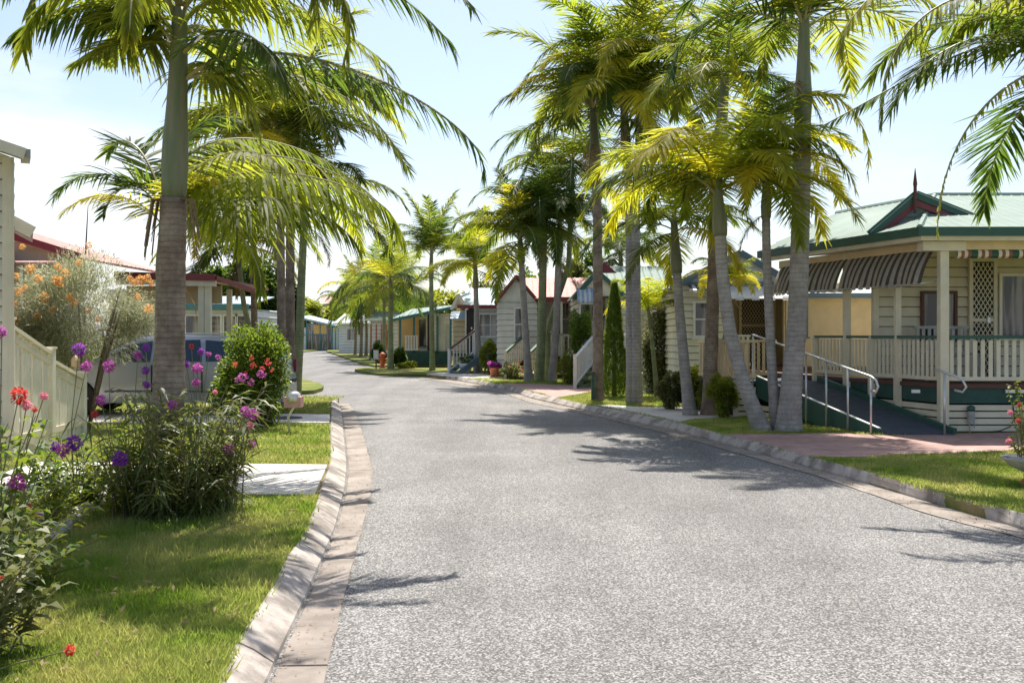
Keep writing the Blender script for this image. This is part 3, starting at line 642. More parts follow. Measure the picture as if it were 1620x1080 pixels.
litter('kerb_litter', 'dry leaf bits gathered along the right gutter', 1500, rf, 'spent', .028)
grass('grass_tufts', 26000, (3.8, 20), lambda y: (-.52 * y - .2, vBL(y) + .02), 'taller scattered grass tufts on the left lawn', .05, .085, excl=[pathA, pathB])
print('ground done')

# ------------------------------------------------------------------ right-hand houses
u = Vector((-.29, .957)).normalized()
# --- house 1: verandah house with ramp
O1 = Vector((6.58, 15.2, .11)); H = empty('verandah_house', O1, 'cream weatherboard house with pale green roof, striped awnings and spire, right of the ramp', 'house')
U = lambda t, x=0, y=0: (x + u.x * t, y + u.y * t)
body = [(-.30, 2.0), (8.5, 2.0), (8.5, 7), (1.6, 7)]
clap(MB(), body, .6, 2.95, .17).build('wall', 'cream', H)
# corner boards and fascia beam
cb = MB(); cb.box(-.36, -.26, 1.94, 2.04, .7, 2.9); cb.build('corner_board', 'cream', H)
deckp = [(0, 0), (8.5, 0), (8.5, 2.0), (-.30, 2.0), U(4.6, -.30, 2.0), U(4.7)]
MB().prism(deckp, .67, .735).build('deck', 'brownwood', H)
gb = MB(); gb.prism([(0.02, .03), (8.5, .03), (8.5, .1), (.05, .1)], .44, .668); gb.prism([U(.05, .03), U(.05, .09), U(4.6, .09), U(4.6, .03)], .44, .668); gb.build('deck_skirt', 'green_deck', H)
sk = MB()
for i in range(4):
    z = .012 + i * .105; sk.box(.02, 8.5, .0 + .04, .065, z, z + .085); 
    a = U(.0, .02, .04); b = U(4.6, .02, .04); sk.beam((a[0], a[1], z + .042), (b[0], b[1], z + .042), .025, .085)
sk.build('slatted_base', 'cream', H)
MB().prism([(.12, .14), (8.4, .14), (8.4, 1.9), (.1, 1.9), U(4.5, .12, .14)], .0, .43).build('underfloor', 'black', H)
# posts
for nm, (x, y), wd in (('post', (0.0, 0.0), .13), ('post', U(1.05), .09), ('post', U(2.4), .11), ('post', U(3.9), .1)):
    z0 = .0 if nm == 'post' and wd == .13 else .3
    MB().box(x - wd / 2, x + wd / 2, y - wd / 2, y + wd / 2, z0, 2.92).build('post', 'cream', H)
MB().box(4.6, 4.72, -.05, .07, .7, 2.92).build('post', 'cream', H)
b1 = MB(); balu(b1, (.07, 0, .735), (4.6, 0, .735), .70, .118, .062, rail=False); b1.build('balustrade', 'cream', H)
MB().box(.07, 8, -.05, .05, 1.425, 1.475).build('top_rail', 'green', H)
b2 = MB(); a = U(.08); b = U(3.35); balu(b2, (a[0], a[1], .735), (b[0], b[1], .735), .70, .105, .052, rail=False)
for t_ in (1.05, 1.71, 2.4, 3.35): p_ = U(t_); b2.box(p_[0] - .05, p_[0] + .05, p_[1] - .05, p_[1] + .05, .3, 1.46)
b2.build('balustrade', 'cream', H)
MB().beam((a[0], a[1], 1.45), (b[0], b[1], 1.45), .09, .045).build('top_rail', 'green', H)
# ceiling and beams
EA = (-.48, -.30); EB = U(4.6, *EA); EC = (8.6, -.30)
MB().prism([(-.40, -.22), EC[:1] + (-.22,), (8.6, 2.0), (-.3, 2.0), U(4.5, -.40, -.22)], 2.93, 2.965).build('ceiling', 'cream', H)
bm_ = MB(); bm_.box(.07, 8.5, -.055, .055, 2.78, 2.925); a = U(.07); b = U(4.5); bm_.beam((a[0], a[1], 2.85), (b[0], b[1], 2.85), .1, .145); bm_.build('beam', 'beige', H)
br_ = MB(); br_.box(-.35, .3, -.12, .12, 2.76, 2.90); br_.build('bracket', 'cream', H)
gt = MB()
gt.prism([(-.50, -.32), (8.6, -.32), (8.6, -.21), (-.42, -.21)], 2.97, 3.10); e0 = (-.42, -.21); gt.prism([(-.50, -.319), (-.42, -.212), U(4.6, -.42, -.21), U(4.6, -.50, -.32)][::-1], 2.97, 3.10); gt.build('gutter', 'green', H)
lw = MB(); lw.prism([(-.44, -.26), (8.6, -.26), (8.6, -.19), (-.40, -.19)], 2.90, 2.968); lw.prism([(-.44, -.26), (-.38, -.19), U(4.55, -.38, -.19), U(4.55, -.44, -.26)][::-1], 2.90, 2.968); lw.build('fascia', 'cream', H)
R0 = (1.1, 2.9, 4.02); R1 = (8.6, 2.9, 4.02); Rb = (.2, 5.6, 4.02)
rf = MB(); z_ = 3.09
roof_face(rf, [(EA[0], EA[1], z_), (EC[0], EC[1], z_), R1, R0], (0, 1, .3), .19, .03, .012, 0, 0, .02)
roof_face(rf, [(EA[0], EA[1], z_ + .001), R0, Rb, (EB[0], EB[1], z_)], (1, .3, .3), .19, .03, .012, 0, 0, .02)
RO = rf.build('roof', 'roof_green', H)
cap = MB(); cap.tube([(EA[0], EA[1], z_ + .01), R0], .045, 6); cap.tube([R0, R1], .05, 6); cap.tube([R0, Rb], .05, 6); cap.build('ridge_cap', 'roof_green', RO)
# gablet
GA = H
gx0, gx1, gxa, gy = -.82, .88, -.07, .9
g = MB(); gable_boards(g, gx0 + .25, gx1 - .25, gxa, gy, 3.17, 3.62, .11); g.build('gable', 'roof_green', H)
bb = MB(); bb.beam((gx0, gy - .06, 3.10), (gxa, gy - .06, 3.74), .05, .13); bb.beam((gx1, gy - .06, 3.36), (gxa, gy - .064, 3.74), .05, .13); bb.build('barge_board', 'green', H)
bb = MB(); bb.beam((gx0 + .16, gy - .04, 3.08), (gxa, gy - .045, 3.61), .03, .10); bb.beam((gx1 - .12, gy - .04, 3.30), (gxa, gy - .049, 3.61), .03, .10); bb.build('gable_trim', 'maroon', H)
gr_ = MB(); roof_face(gr_, [(gx0, gy - .1, 3.15), (gxa, gy - .1, 3.79), (gxa + .9, 2.6, 3.79), (gx0 + 1.5, 2.6, 3.15)], (1, 0, .8), .2, .025); roof_face(gr_, [(gxa, gy - .1, 3.79), (gx1 + .3, gy - .1, 3.28), (gx1 + .9, 2.6, 3.28), (gxa + .9, 2.6, 3.79)], (-1, 0, .6), .2, .025); gr_.build('gable_roof', 'roof_green', H)
fx = P(1447, 300, 16.0).x - O1.x
f_ = MB(); f_.tube([(fx, gy - .12, 3.44), (fx, gy - .12, 3.86), (fx, gy - .12, 3.90), (fx, gy - .12, 3.98), (fx, gy - .12, 4.16)], [.028, .028, .036, .026, .004], 6); f_.build('finial', 'brownwood', H)
# windows and doors
window(H, 1.15 - .38, 1.52 - .11, 0.62, .83, 1.97, 'brownwood', 2, 1, name='window')
window(H, 2.45, 1.42, 1.3, 1.12, 1.97, 'cream_lt', 2, 1)
door(H, 1.52, .74, 1.97, .36, 2.0, 'cream', 'mesh_door', lattice=2)
# awnings with curved stripes
def awning(par, a, b, ztop, zbot, out, nrm, ns, m1='awn_dark', m2='awn_tan', sag=.10):
    a = Vector(a); b = Vector(b); nrm = Vector(nrm).normalized(); mb = MB(); nd = 6; 
    for i in range(ns):
        for q in range(2):
            f0 = (i + q * .5) / ns; f1 = (i + q * .5 + .5) / ns; prof = []
            for f in (f0, f1):
                base = a + (b - a) * f
                wv = .012 * math.sin(f * ns * 6.283 + .6) + .03 * math.sin(f * ns * 1.3) 
                prof.append([base + nrm * (out * (k / nd) ** .8 + wv * k / nd + .03 * math.sin(math.pi * k / nd)) + Vector((0, 0, (ztop + (zbot - ztop) * (k / nd) - (.035 * (1 if q else -.2) if k == nd else 0)))) for k in range(nd + 1)])
            for k in range(nd): mb.add([prof[0][k], prof[1][k], prof[1][k + 1], prof[0][k + 1]], [(0, 1, 2, 3)], q)
    o = mb.build('awning', [m1, m2], par); md = o.modifiers.new('s', 'SOLIDIFY'); md.thickness = .004
    mb2 = MB(); p0 = a + nrm * out + Vector((0, 0, zbot)); p1 = b + nrm * out + Vector((0, 0, zbot)); mb2.tube([p0, p1], .012, 6); mb2.tube([a + Vector((0, 0, zbot + .05)), p0], .01, 5); mb2.tube([b + Vector((0, 0, zbot + .05)), p1], .01, 5); mb2.build('awning_frame', 'galv', o)
    return o
nv = (-u.y, u.x)
a = U(.12); b = U(2.25); awning(H, (a[0], a[1], 0), (b[0], b[1], 0), 2.86, 2.27, .30, (nv[0], nv[1], 0), 14)
a = U(2.3); b = U(4.4); awning(H, (a[0], a[1], 0), (b[0], b[1], 0), 2.86, 2.27, .30, (nv[0], nv[1], 0), 14)
rb_ = MB()
for i in range(80):
    x = .2 + i * .052; rb_.tube([(x, -.0, 2.72), (x + .052, 0, 2.72)], .07, 10, (1, 0, 1, 0, 2, 2)[i % 6], cap=False)
rb_.build('rolled_blind', ['blind_red', 'cream', 'green'], H)
# meter box, cable, lights
mb = MB(); mb.lathe((.42, -.02, .14), [(.055, 0), (.055, .16), (.05, .18)], 10, 0); mb.lathe((.42, -.02, .32), [(.035, 0), (.06, .03), (.055, .07), (.02, .09)], 10, 1); mb.tube([(.40, -.02, .14), (.40, -.02, .0)], .01, 5); mb.tube([(.47, -.02, .14), (.47, -.02, .06)], .008, 5)
mb.build('gas_meter', ['plastic', 'green'], H)
MB().tube([(1.08, .02, .42), (1.1, .02, .2), (1.02, .0, .08), (.85, -.02, .02), (.7, -.02, .01)], .008, 5).build('cable', 'black', H)
for x, y in ((-.38, 0.02), (1.1, 0.02)):
    MB().box(x - .15 if x > 0 else x - .1, x + .15 if x > 0 else x + .02, y - .05, y - .01, .60, .65).build('step_light', 'white', H)
# things on the verandah
bn = empty('bench', O1 + Vector((.62, 1.25, .735)), 'grey slatted bench on the verandah left of the white post', 'bench')
q = MB(); 
for i in range(5): q.box(-.45, .45, -.2 + i * .09, -.13 + i * .09, .42, .45)
q.build('seat', 'plastic', bn); q = MB()
for i in range(9): q.box(-.42 + i * .1, -.37 + i * .1, .25, .27, .47, .85)
q.box(-.46, .46, .24, .28, .85, .9); q.build('backrest', 'plastic', bn)
for x, y in ((-.42, -.17), (.42, -.17), (-.42, .22), (.42, .22)): MB().box(x - .025, x + .025, y - .025, y + .025, 0, .42).build('leg', 'plastic', bn)
# --- ramp
rp = empty('access_ramp', (0, 0, 0), 'blue grey access ramp with steel handrail rising along the verandah side', 'ramp')
A0 = Vector((5.45, 14.75, KZ + .02)); B0 = Vector((6.56, 14.75, KZ + .02)); du = Vector((u.x, u.y, 0)); RL = 3.45; RZ = .62
A1 = A0 + du * RL + Vector((0, 0, RZ)); B1 = B0 + du * RL + Vector((0, 0, RZ)) 
mb = MB(); mb.slab([A0, B0, B1, A1], .05); LA = A1 + du * 1.4; LB_ = B1 + du * 1.4; mb.slab([A1 + Vector((-.4, .0, 0)), A1, B1, LB_, LA + Vector((-.4, 0, 0))], .05); mb.build('deck_surface', 'ramp', rp)
mb = MB(); o_ = Vector((0, 0, .045)); mb.beam(A0 + o_ * .6, A1 + o_, .07, .09); mb.beam(B0 + o_ * .6, B1 + o_, .07, .09); mb.build('kerb_rail', 'green', rp)
mb = MB(); n3 = Vector((nv[0], nv[1], 0)) * .005; mb.beam(A0 + Vector((-.012, 0, .082)), A1 + Vector((-.012, 0, .10)), .05, .012); mb.build('edge_strip', 'white', rp)
mb = MB(); sdx = Vector((.03, 0, 0)); z0v = lambda p: Vector((p.x, p.y, KZ - .01))
q0 = A0 + du * .0; vs = [z0v(q0) - sdx, q0 + Vector((0, 0, .05)) - sdx, A1 + Vector((0, 0, .0)) - sdx, Vector((A1.x, A1.y, A1.z - .28)) - sdx, z0v(A0 + du * 1.5) - sdx]
vs2 = [v + sdx * 1.6 for v in vs]; mb.add(vs + vs2, [(0, 1, 2, 3, 4)[::-1], (5, 6, 7, 8, 9), (0, 1, 6, 5), (1, 2, 7, 6), (2, 3, 8, 7), (3, 4, 9, 8), (4, 0, 5, 9)]); mb.build('side_panel', 'green', rp)
mb = MB()
for i in range(5):
    z = KZ + .02 + i * .11; f = min(.98, max(0, (z + .09 - KZ + .28) / RZ)); a = A0 + du * (RL * min(1, f + .02)); a.z = z + .04; b = LA.copy(); b.z = z + .04
    if (b - a).length > .2: mb.beam(a - sdx * 1.5, b - sdx * 1.5, .02, .085)
a = A1 + Vector((-.4, -.02, 0)); 
for i in range(5):
    z = KZ + .04 + i * .11; mb.beam((a.x, a.y, z), (A1.x - .04, A1.y - .02, z), .02, .085)
mb.box(a.x - .04, a.x + .04, a.y - .04, a.y + .04, KZ, RZ + .15); mb.build('slatted_base', 'cream', rp)
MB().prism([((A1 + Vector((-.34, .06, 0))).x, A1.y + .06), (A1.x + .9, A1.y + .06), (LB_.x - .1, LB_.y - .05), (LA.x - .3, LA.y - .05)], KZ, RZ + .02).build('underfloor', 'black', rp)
def rail(a0, a1, n, h, parent, hook=True, lower=False):
    a0 = Vector(a0); a1 = Vector(a1); mb = MB(); up = Vector((0, 0, h)); r_ = .019; top = [a1 + up, a0 + up]
    dd = (a0 - a1).normalized()
    if hook: top += [a0 + up + dd * .12 + Vector((0, 0, -.03)), a0 + up + dd * .17 + Vector((0, 0, -.11)), a0 + up + dd * .12 + Vector((0, 0, -.2)), a0 + up + dd * .0 + Vector((0, 0, -.21))]
    mb.tube(top, r_, 8); mb.build('handrail', 'galv', parent, True)
    for i in range(n):
        f = i / (n - 1) if n > 1 else .5; p = a0 + (a1 - a0) * f; MB().tube([(p.x, p.y, KZ), p + up], .017, 8).build('rail_post', 'galv', parent, True)
ho = Vector((-.08, 0, 0))
# posts at px 1375, 1328, 1287 ; top ~ .86 above the ramp
rail(A0 + ho + du * .05 - Vector((.02, 0, 0)), A1 + ho + Vector((0, 0, -.0)), 7, .84, rp)
rail(B0 + Vector((-.1, -.1, 0)) + Vector((.05, 0, 0)), B0 + Vector((-.1, -.1, 0)) + Vector((-.35, .3, .18)) * .5, 1, .86, rp)
# landing fence at the left of the ramp
mb = MB(); a = A1 + Vector((-.4, .0, 0)); balu(mb, (a.x, a.y, a.z), (A1.x - .0, A1.y + .0, a.z), .72, .12, .055); c_ = LA + Vector((-.4, 0, 0)); balu(mb, (a.x, a.y, a.z), (c_.x, c_.y, a.z), .72, .1, .055); balu(mb, (c_.x, c_.y, a.z), (LB_.x, LB_.y, a.z), .72, .1, .055)
mb.build('balustrade', 'beige', rp)

# --- house 2
def vec(px, py, d): return P(px, py, d)
d2 = 23.0; O2 = Vector(((1080 - 810) / FPX * d2, d2, .11)); s2 = FPX / d2
X2 = lambda px: (px - 1080) / s2; Z2 = lambda py: CH - .11 - (py - HY) / s2
H2 = empty('awning_house', O2, 'cream weatherboard house behind the leaning palms, with white curved awnings and grey barge boards', 'house')
xr_ = X2(1255); xa_ = X2(1170)
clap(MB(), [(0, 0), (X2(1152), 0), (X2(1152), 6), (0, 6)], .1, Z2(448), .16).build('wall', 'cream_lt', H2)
mb = MB(); gable_boards(mb, -.12, xr_, xa_, .0, Z2(450) + .002, Z2(402), .16); mb.build('gable', 'greywall', H2)
mb = MB(); mb.beam((-.3, -.1, Z2(456)), (xa_, -.1, Z2(400)), .05, .14); mb.beam((xr_ + .15, -.1, Z2(456)), (xa_, -.104, Z2(400)), .05, .14); mb.build('barge_board', 'bluegrey', H2)
mb = MB(); mb.box(-.1, xr_, -.07, -.03, Z2(452), Z2(446)); mb.build('trim', 'bluegrey', H2)
mb = MB(); roof_face(mb, [(-.32, -.12, Z2(455)), (xa_, -.12, Z2(398)), (xa_, 7, Z2(398)), (-.32, 7, Z2(455))], (1, 0, .5), .3, .03); roof_face(mb, [(xa_, -.12, Z2(398)), (xr_ + .17, -.12, Z2(455)), (xr_ + .17, 7, Z2(455)), (xa_, 7, Z2(398))], (-1, 0, .5), .3, .03); mb.build('roof', 'roof_white', H2)
MB().box(X2(1152), X2(1400), 2.2, 2.35, .1, Z2(440)).build('verandah_wall', 'tan', H2)
MB().box(X2(1150), X2(1400), .1, 2.2, .62, .72).build('deck', 'brownwood', H2)
MB().box(X2(1244), X2(1248) + .1, .02, .12, .1, Z2(452)).build('post', 'beige', H2)
door(H2, X2(1200) + .5, .72, 2.19, .8, 2.0, 'beige', 'mesh_door', lattice=1)
window(H2, X2(1111), Z2(534), .44, (534 - 476) / s2, -.02, 'white', 1, 2)
aw = awning(H2, (X2(1087), -.02, 0), (X2(1140), -.02, 0), Z2(450), Z2(462), .35, (0, -1, 0), 5, 'awn_dark', 'awn_white')
aw = awning(H2, (X2(1142), -.02, 0), (X2(1240), -.02, 0), Z2(452), Z2(474), .6, (0, -1, 0), 4, 'awn_white', 'awn_white')
# right wing: carport side
wz = 1.2
MB().box(X2(1262), X2(1500), wz, wz + .15, .1, Z2(464)).build('side_wall', 'beige', H2)
mb = MB(); roof_face(mb, [(X2(1258), wz - .3, Z2(463)), (X2(1500), wz - .3, Z2(463)), (X2(1500), wz + 4.5, Z2(440)), (X2(1258), wz + 4.5, Z2(440))], (0, 1, .1), .25, .03); mb.build('side_roof', 'roof_white', H2)
MB().box(X2(1258), X2(1500), wz - .34, wz - .28, Z2(469), Z2(461)).build('side_gutter', 'bluegrey', H2)
window(H2, X2(1292), Z2(533), .28, (533 - 478) / s2, wz - .01, 'bluegrey', 1, 2)
mb = MB(); balu(mb, (X2(1150), .0, .72), (X2(1187), .0, .72), .74, .1, .06, mt=0); mb.build('balustrade', 'greywall', H2)

# --- house 3
d3 = 31.0; s3 = FPX / d3; O3 = Vector(((915 - 810) / s3, d3, .11)); X3 = lambda px: (px - 915) / s3; Z3 = lambda py: CH - .11 - (py - HY) / s3
H3 = empty('green_roof_house', O3, 'beige cottage with pale green roof and maroon gable behind the tall cypress', 'house')
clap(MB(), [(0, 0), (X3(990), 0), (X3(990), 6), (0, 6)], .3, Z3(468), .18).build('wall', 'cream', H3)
mb = MB(); gable_boards(mb, -.05, X3(990) + .05, X3(945), 0, Z3(468) + .002, Z3(432), .18); mb.build('gable', 'cream', H3)
mb = MB(); mb.beam((X3(908), -.12, Z3(472)), (X3(945), -.12, Z3(430)), .05, .13); mb.beam((X3(997), -.12, Z3(476)), (X3(945), -.124, Z3(430)), .05, .13); mb.build('barge_board', 'green', H3)
mb = MB(); roof_face(mb, [(X3(906), -.14, Z3(471)), (X3(945), -.14, Z3(428)), (X3(945), 3, Z3(428)), (X3(906), 3, Z3(471))], (1, 0, .7), .25, .03); roof_face(mb, [(X3(945), -.14, Z3(428)), (X3(998), -.14, Z3(474)), (X3(998), 3, Z3(474)), (X3(945), 3, Z3(428))], (-1, 0, .7), .25, .03)
roof_face(mb, [(X3(990), .4, Z3(472)), (X3(1072), .4, Z3(472)), (X3(1072), 3.2, Z3(410)), (X3(940), 3.2, Z3(410))], (0, 1, .4), .25, .03); mb.build('roof', 'roof_green', H3)
mb = MB(); gable_boards(mb, X3(950), X3(982), X3(962), 1.2, Z3(428), Z3(409), .12); mb.build('small_gable', 'maroon', H3)
mb = MB(); clap(mb, [(X3(990), 1.0), (X3(1072), 1.0), (X3(1072), 6), (X3(990), 6)], .3, Z3(473), .18); mb.build('rear_wall', 'cream_lt', H3)
MB().box(X3(990), X3(1075), .34, .42, Z3(478), Z3(470)).build('gutter', 'bluegrey', H3)
awning(H3, (X3(912), -.02, 0), (X3(948), -.02, 0), Z3(455), Z3(478), .45, (0, -1, 0), 5, 'awn_blue', 'awn_white')
window(H3, X3(930), Z3(540), .55, 1.2, -.02, 'white', 1, 2)
window(H3, X3(955), Z3(540), .35, 1.4, -.02, 'brownwood', 1, 1)
MB().box(X3(900), X3(990), -1.3, -.03, .62, .72).build('deck', 'green', H3)
def stairs(par, top, bot, w_, zt, tread='brownwood', railm='white', nb=9, n=5, h=.85, sides=(0, 1), toprail=None, pmat=None):
    """flight from top (x,y at height zt) to bot (x,y at ground), width vector across"""
    a = Vector((top[0], top[1], zt)); b = Vector((bot[0], bot[1], 0)); d = (b - a); dh = Vector((d.x, d.y, 0)).normalized(); wv = Vector((-dh.y, dh.x, 0)) * w_
    mb = MB()
    for i in range(n):
        f = (i + .5) / n; c_ = a + d * f; mb.beam(c_ - wv * 0, c_ + wv, .26, .035)
    mb.beam(a + Vector((0, 0, -.05)), b + Vector((0, 0, .02)), .04, .2); mb.beam(a + wv + Vector((0, 0, -.05)), b + wv + Vector((0, 0, .02)), .04, .2); mb.build('steps', tread, par)
    for s_ in sides:
        q = MB(); o_ = wv * s_; balu(q, a + o_, b + o_, h, .13, .045, bot=.1); q.build('stair_balustrade', railm, par)
        if toprail: MB().beam(a + o_ + Vector((0, 0, h + .05)), b + o_ + Vector((0, 0, h + .05)), .1, .05).build('stair_rail', toprail, par)
        q = MB(); e_ = b + o_; q.box(e_.x - .045, e_.x + .045, e_.y - .045, e_.y + .045, 0, h + .1); q.build('stair_post', pmat or railm, par); q = MB(); e_ = a + o_; q.box(e_.x - .045, e_.x + .045, e_.y - .045, e_.y + .045, 0, zt + h + .1); q.build('stair_post', pmat or railm, par)
stairs(H3, (X3(938), -1.4), (X3(898) , -3.6), .9, .7, 'green', 'white', sides=(0, 1))

# lattice screen beside house 3 with climber
LT = empty('lattice_screen', (P(1015, 590, 26).x, 26, .11), 'cream diagonal lattice screen hung with creeper beside the green roofed cottage', 'trellis')
wl = (1064 - 1012) / FPX * 26; hl = 2.0; mb = MB(); k = -20
for j in range(-14, 24):
    for sg in (1, -1):
        z_a = j * .14 + (0 if sg > 0 else 0); xa2, za = 0, z_a; xb2, zb = wl, z_a + sg * wl
        if za > zb: xa2, za, xb2, zb = xb2, zb, xa2, za
        if zb <= 0 or za >= hl: continue
        if za < 0: xa2 += (xb2 - xa2) * (0 - za) / (zb - za); za = 0
        if zb > hl: xb2 -= (xb2 - xa2) * (zb - hl) / (zb - za); zb = hl
        mb.beam((xa2, .006 * sg, za), (xb2, .006 * sg, zb), .01, .045)
mb.build('lattice', 'cream_lt', LT)
mb = MB(); mb.box(-.05, 0, -.03, .03, 0, hl + .03); mb.box(wl, wl + .05, -.03, .03, 0, hl + .03); mb.box(0, wl, -.03, .03, hl, hl + .05); mb.build('frame', 'cream_lt', LT)

# --- house 4 red roof
d4 = 35.0; s4 = FPX / d4; O4 = Vector(((787 - 810) / s4, d4, .11)); X4 = lambda px: (px - 787) / s4; Z4 = lambda py: CH - .11 - (py - HY) / s4
H4 = empty('red_roof_cottage', O4, 'grey weatherboard cottage with ribbed red metal roof and front gable', 'house')
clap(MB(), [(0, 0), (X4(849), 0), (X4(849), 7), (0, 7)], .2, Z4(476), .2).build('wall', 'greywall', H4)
mb = MB(); gable_boards(mb, 0, X4(849), X4(817), 0, Z4(476) + .002, Z4(442), .2); mb.build('gable', 'greywall', H4)
mb = MB(); mb.beam((X4(783), -.12, Z4(480)), (X4(817), -.12, Z4(437)), .05, .12); mb.beam((X4(851), -.12, Z4(477)), (X4(817), -.124, Z4(437)), .05, .12); mb.build('barge_board', 'brownwood', H4)
mb = MB(); roof_face(mb, [(X4(782), -.15, Z4(479)), (X4(817), -.15, Z4(435)), (X4(817), 4, Z4(435)), (X4(782), 4, Z4(479))], (1, 0, 1), .3, .03)
roof_face(mb, [(X4(817), -.15, Z4(435)), (X4(852), -.15, Z4(476)), (X4(852), 2.5, Z4(476)), (X4(817), 2.5, Z4(435))], (-1, 0, 1), .3, .03)
roof_face(mb, [(X4(845), -.2, Z4(472)), (X4(922), -.2, Z4(472)), (X4(932) + .3, 2.6, Z4(433)), (X4(822), 2.6, Z4(433))], (0, 1, .3), .2, .03, .03, 0, 1, .035); mb.build('roof', ['roof_red', 'roof_rib_light'], H4)
MB().box(X4(852), X4(918), -.25, -.17, Z4(477), Z4(470)).build('gutter', 'maroon', H4)
clap(MB(), [(X4(849), 1.2), (X4(925), 1.2), (X4(925), 7), (X4(849), 7)], .2, Z4(474), .2).build('verandah_wall', 'beige', H4)
MB().box(X4(849), X4(925), -.1, 1.2, .62, .70).build('deck', 'brownwood', H4)
mb = MB()
for i in range(5): mb.box(X4(849), X4(918), -.1, -.06, .02 + i * .12, .12 + i * .12)
mb.build('slatted_base', 'maroon', H4)
door(H4, X4(868), .70, 1.19, .75, 1.9, 'white', 'greywall'); window(H4, X4(893), Z4(532), .5, 1.25, 1.19, 'white', 1, 2); window(H4, X4(821), Z4(540), .36, 1.2, -.01, 'white', 1, 2)
mb = MB(); balu(mb, (X4(858), -.1, .7), (X4(918), -.1, .7), .78, .16, .05); mb.build('balustrade', 'white', H4)
for px in (858, 888, 918): MB().box(X4(px) - .04, X4(px) + .04, -.14, -.06, .1, Z4(475)).build('post', 'white', H4)
stairs(H4, (X4(836), -.3), (X4(800), -1.9), .9, .72, 'maroon', 'cream', sides=(0, 1), toprail='green')

# --- house 5
d5 = 40.0; s5 = FPX / d5; O5 = Vector(((716 - 810) / s5, d5, .11)); X5 = lambda px: (px - 716) / s5; Z5 = lambda py: CH - .11 - (py - HY) / s5
H5 = empty('blue_roof_cottage', O5, 'white cottage with pale blue roof and steep white stair rail', 'house')
clap(MB(), [(X5(738), 0), (X5(796), 0), (X5(796), 7), (X5(738), 7)], .2, Z5(484), .2).build('wall', 'greywall', H5)
clap(MB(), [(X5(716), .8), (X5(738), .8), (X5(738), 7), (X5(716), 7)], .2, Z5(490), .2).build('side_wall', 'beige', H5)
mb = MB(); roof_face(mb, [(X5(724), -.25, Z5(484)), (X5(800), -.25, Z5(484)), (X5(800), 3, Z5(450)), (X5(735), 3, Z5(450))], (0, 1, .4), .25, .03); mb.build('roof', 'roof_blue', H5)
MB().box(X5(724), X5(800), -.32, -.24, Z5(488), Z5(482.5)).build('gutter', 'maroon', H5)
mb = MB(); gable_boards(mb, X5(717), X5(738), X5(726), -.2, Z5(488), Z5(468), .15); mb.build('gable', 'cream', H5)
mb = MB(); mb.beam((X5(714), -.28, Z5(490)), (X5(726), -.28, Z5(466)), .05, .1); mb.beam((X5(740), -.28, Z5(490)), (X5(726), -.284, Z5(466)), .05, .1); mb.build('barge_board', 'white', H5)
window(H5, X5(776), Z5(533), .95, .95, -.01, 'white', 2, 2)
awning(H5, (X5(712), .75, 0), (X5(740), .75, 0), Z5(492), Z5(504), .7, (0, -1, 0), 3, 'awn_blue', 'awn_blue')
MB().box(X5(716), X5(760), -.9, .8, .66, .74).build('deck', 'green', H5); door(H5, X5(744), .74, -.0, .3, 1.8, 'white', 'mesh_door')
stairs(H5, (X5(752), -1.0), (X5(714), -1.6), .8, .74, 'bluegrey', 'white', sides=(0,), toprail='brownwood')

# --- house 6
d6 = 47.0; s6 = FPX / d6; O6 = Vector(((622 - 810) / s6, d6, .11)); X6 = lambda px: (px - 622) / s6; Z6 = lambda py: CH - .11 - (py - HY) / s6
H6 = empty('orange_wall_house', O6, 'house with green verandah roof and sunny orange wall behind a white balustrade', 'house')
clap(MB(), [(X6(660), 1.5), (X6(716), 1.5), (X6(716), 7), (X6(660), 7)], .2, Z6(495), .2).build('wall', 'cream_lt', H6)
MB().box(X6(624), X6(661), 1.5, 1.65, .2, Z6(500)).build('orange_wall', 'orange_wall', H6)
mb = MB(); roof_face(mb, [(X6(620), -.4, Z6(505)), (X6(722), -.4, Z6(484)), (X6(722), 3.2, Z6(478)), (X6(640), 3.2, Z6(486))], (0, 1, .1), .3, .04); mb.build('roof', 'roof_green', H6)
mb = MB(); mb.beam((X6(620), -.44, Z6(507)), (X6(722), -.44, Z6(486)), .08, .14); mb.build('gutter', 'teal', H6)
for px in (633, 655, 692, 713): MB().box(X6(px) - .05, X6(px) + .05, -.05, .05, .1, Z6(500)).build('post', 'teal', H6)
MB().box(X6(624), X6(716), -.05, 1.5, .6, .7).build('deck', 'green', H6)
MB().box(X6(640), X6(712), -.08, -.04, .05, .62).build('deck_skirt', 'green_deck', H6)
mb = MB(); balu(mb, (X6(640), -.05, .7), (X6(662), -.05, .7), .72, .13, .07); mb.build('balustrade', 'white', H6)
window(H6, X6(667), Z6(548), .5, 1.3, 1.49, 'brownwood', 1, 1); door(H6, X6(677), .7, 1.49, .3, 1.9, 'cream', 'mesh_door')
MB().box(X6(693), X6(704), .1, .2, .1, Z6(500)).build('panel', 'cream_lt', H6); door(H6, X6(708), .2, .45, .25, 1.7, 'cream_lt', 'greywall')
